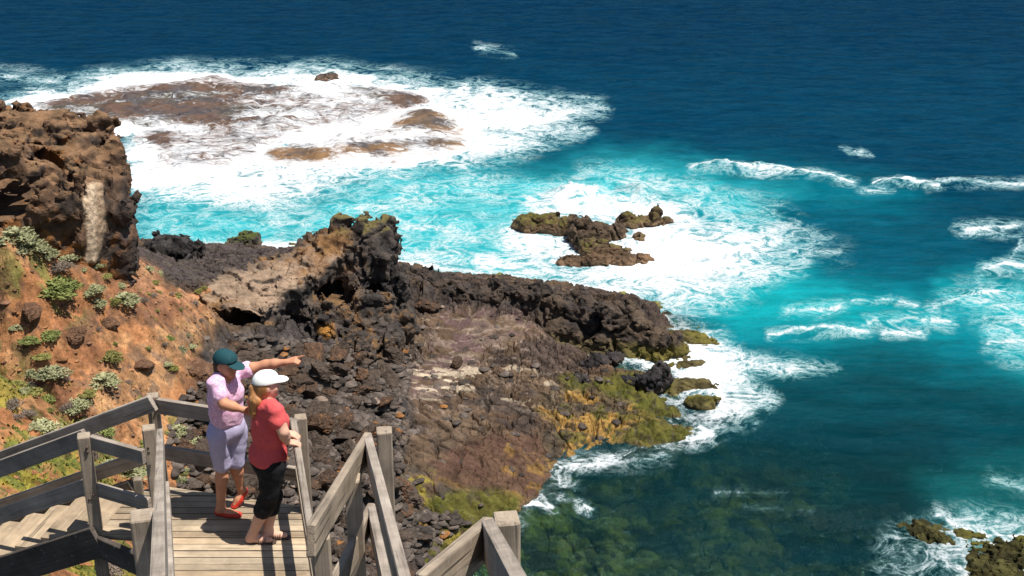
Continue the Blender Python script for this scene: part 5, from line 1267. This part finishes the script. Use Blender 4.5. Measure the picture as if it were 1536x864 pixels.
rkn = J(404, 742, Y2-.08); lkn = J(409, 740, Y2+.07); ran = np.array(at_z(379, 801, DZ+.075)); lan = np.array(at_z(402, 795, DZ+.075))
rheel = np.array(at_z(375, 808, DZ+.032)); rtoe = np.array(at_z(405, 810, DZ+.028)); lheel = np.array(at_z(398, 801, DZ+.032)); ltoe = np.array(at_z(427, 803, DZ+.028))
allp = np.array([head, rs, ls, hr, hl2, rtoe, ltoe, rheel, pel]); lo = allp.min(0)-.24; hi = allp.max(0)+.2; lo[2] = DZ-.01
S = SDF(lo, hi, .0078)
S.ell(chest, (.140, .095, .18), fw2); S.ell(waist, (.128, .092, .17), fw2, .06); S.ell(pel, (.150, .115, .13), fw2, .06)
S.cone(rs, ls, .048, .048, .05); S.cone(neck-Zv*.02, head-hd2*.01-Zv*.03, .057, .052, .03)
face(S, head, hd2)
limb(S, [(rs, .052), (rs*.45+re*.55, .050), (re, .040), (re*.6+rw*.4, .040), (rw, .026)]); limb(S, [(ls, .052), (ls*.45+le*.55, .049), (le, .04), (le*.6+lw*.4, .038), (lw, .026)])
hand(S, rw, rk, (0, .1, -1), (.75, .8, .8, .75), .95); hand(S, lw, lk2, (0, .1, -1), (.75, .8, .8, .75), .95)
for h_, k_, a_, hl, to in ((rh, rkn, ran, rheel, rtoe), (lh, lkn, lan, lheel, ltoe)):
    limb(S, [(h_, .086), (h_*.5+k_*.5, .074), (k_, .058), (k_*.68+a_*.32, .060), (a_, .038)], .03); limb(S, [(a_, .038), (hl, .034), (hl*.4+to*.6, .032), (to, .024)], .025)
S.mesh('body', M['skinB'], P2)
S = SDF(lo, hi, .0075)
S.ell(chest, (.160, .112, .200), fw2); S.ell(waist-Zv*.01, (.150, .112, .18), fw2, .08)
for s_ in (1, -1): S.ell(chest+fw2*.072+sd2*s_*.062-Zv*.02, (.068, .068, .072), fw2, .06)
S.cone(rs, ls, .062, .062, .05); S.cone(rs, rs*.52+re*.48, .066, .064, .03); S.cone(ls, ls*.52+le*.48, .066, .062, .03)
S.ell(pel+Zv*.03, (.170, .140, .13), fw2, .06); S.fold(.020, 8, 8, 14, 41); S.cutz(pel[2]-.005, 'above')
S.f = np.maximum(S.f, -SDF(lo, hi, .0075).cone(neck+fw2*.02+Zv*.035, neck+fw2*.05+Zv*.16, .072, .12, 0).f)
S.mesh('t_shirt', M['tee'], P2)
S = SDF(lo, hi, .0075); S.ell(pel, (.163, .130, .145), fw2)
for h_, k_, a_ in ((rh, rkn, ran), (lh, lkn, lan)): S.cone(h_, k_, .098, .072, .03); S.cone(k_, k_*.62+a_*.38, .072, .069, .03)
S.fold(.022, 10, 10, 13, 47); S.cutz(pel[2]+.07, 'below'); S.mesh('trousers', M['black'], P2)
cap(P2, head, hd2, M['capB'], 'cap', 'white cap with curved brim', .085, .0)
S = SDF(head-.36, head+.26, .006); S.ell(head-hd2*.020-Zv*.006, (.082, .086, .100), hd2, 0); S.ell(head-hd2*.05-Zv*.06, (.062, .045, .05), hd2, .03)
S.cut(head+hd2*.035, N_(hd2-Zv*.2)); S.mesh('hair', M['hairB'], P2)
S = SDF(head-.40, head+.26, .006); a = head-hd2*.10-Zv*.015; b = J(383, 600, Y2-.03); c_ = J(380, 618, Y2-.04)
S.cone(a, b, .030, .048, .02); S.cone(b, c_, .048, .032, .02); S.cone(c_, c_+np.array((-.005, 0, -.06)), .026, .008, .02); S.fold(.012, 30, 30, 6, 53); S.mesh('ponytail', M['hairB'], P2)
eyes(head, hd2, P2)
for (hl, to) in ((rheel, rtoe), (lheel, ltoe)):
    d = N_(to-hl); S = SDF(np.minimum(hl, to)-.14, np.maximum(hl, to)+.14, .0055)
    for a_, b_, r_ in ((hl, hl*.4+to*.6, .040), (hl*.4+to*.6, to+d*.018, .041)): S.cone(a_, b_, r_, r_-.002, .02)
    S.cutz(DZ+.018, 'below'); S.cutz(DZ+.002, 'above')
    sdx_ = np.cross(d, Zv)
    for t in (.50, .60, .70, .80):
        c0 = hl+(to-hl)*t; h_ = .046-.026*(t-.5)
        for k in range(6):
            a0_, a1_ = math.pi*k/6, math.pi*(k+1)/6
            w_ = .040
            S.cone(c0+sdx_*math.cos(a0_)*w_+Zv*(math.sin(a0_)*h_-.012), c0+sdx_*math.cos(a1_)*w_+Zv*(math.sin(a1_)*h_-.012), .0052, .0052, 0)
    S.mesh('sandal', M['sandal'], P2)
print('people', time.time()-T0)
# ------------------------------------------------------------------ light, sky, camera
SUN_EL = R(68); sdx, sdy = .962, -.272                 # towards the sun, horizontally
az = math.atan2(sdx, sdy)                            # clockwise from +Y
w = bpy.data.worlds.new('World'); scene.world = w; w.use_nodes = True
nt = w.node_tree; bg = nt.nodes['Background']
sky = nt.nodes.new('ShaderNodeTexSky'); sky.sky_type = 'NISHITA'; sky.sun_disc = False
sky.sun_elevation = SUN_EL; sky.sun_rotation = az; sky.air_density = 1.; sky.dust_density = .6; sky.ozone_density = 1.5
nt.links.new(sky.outputs[0], bg.inputs[0]); bg.inputs[1].default_value = .07
L = bpy.data.lights.new('Sun', 'SUN'); L.energy = 5.0; L.angle = R(.5); L.color = (1, .955, .88)
lo = bpy.data.objects.new('Sun', L); COL.objects.link(lo)
h = math.hypot(sdx, sdy); d = Vector((sdx/h*math.cos(SUN_EL), sdy/h*math.cos(SUN_EL), math.sin(SUN_EL)))
lo.rotation_euler = (-d).to_track_quat('-Z', 'Y').to_euler(); lo.location = (20, -10, 60)
cam = bpy.data.cameras.new('Camera'); co = bpy.data.objects.new('Camera', cam); COL.objects.link(co)
co.location = (0, 0, HC); co.rotation_euler = (math.pi/2-PITCH, 0, 0)
cam.sensor_width = 36; cam.lens = 36*F/1536; cam.clip_start = .1; cam.clip_end = 60000
scene.camera = co
vs = scene.view_settings; vs.view_transform = 'Standard'; vs.look = 'None'; vs.exposure = .52; vs.gamma = 1; vs.use_curve_mapping = False
scene.cycles.max_bounces = 6; scene.cycles.diffuse_bounces = 3; scene.cycles.glossy_bounces = 2; scene.cycles.transparent_max_bounces = 8
scene.cycles.use_denoising = True
print('done', time.time()-T0)
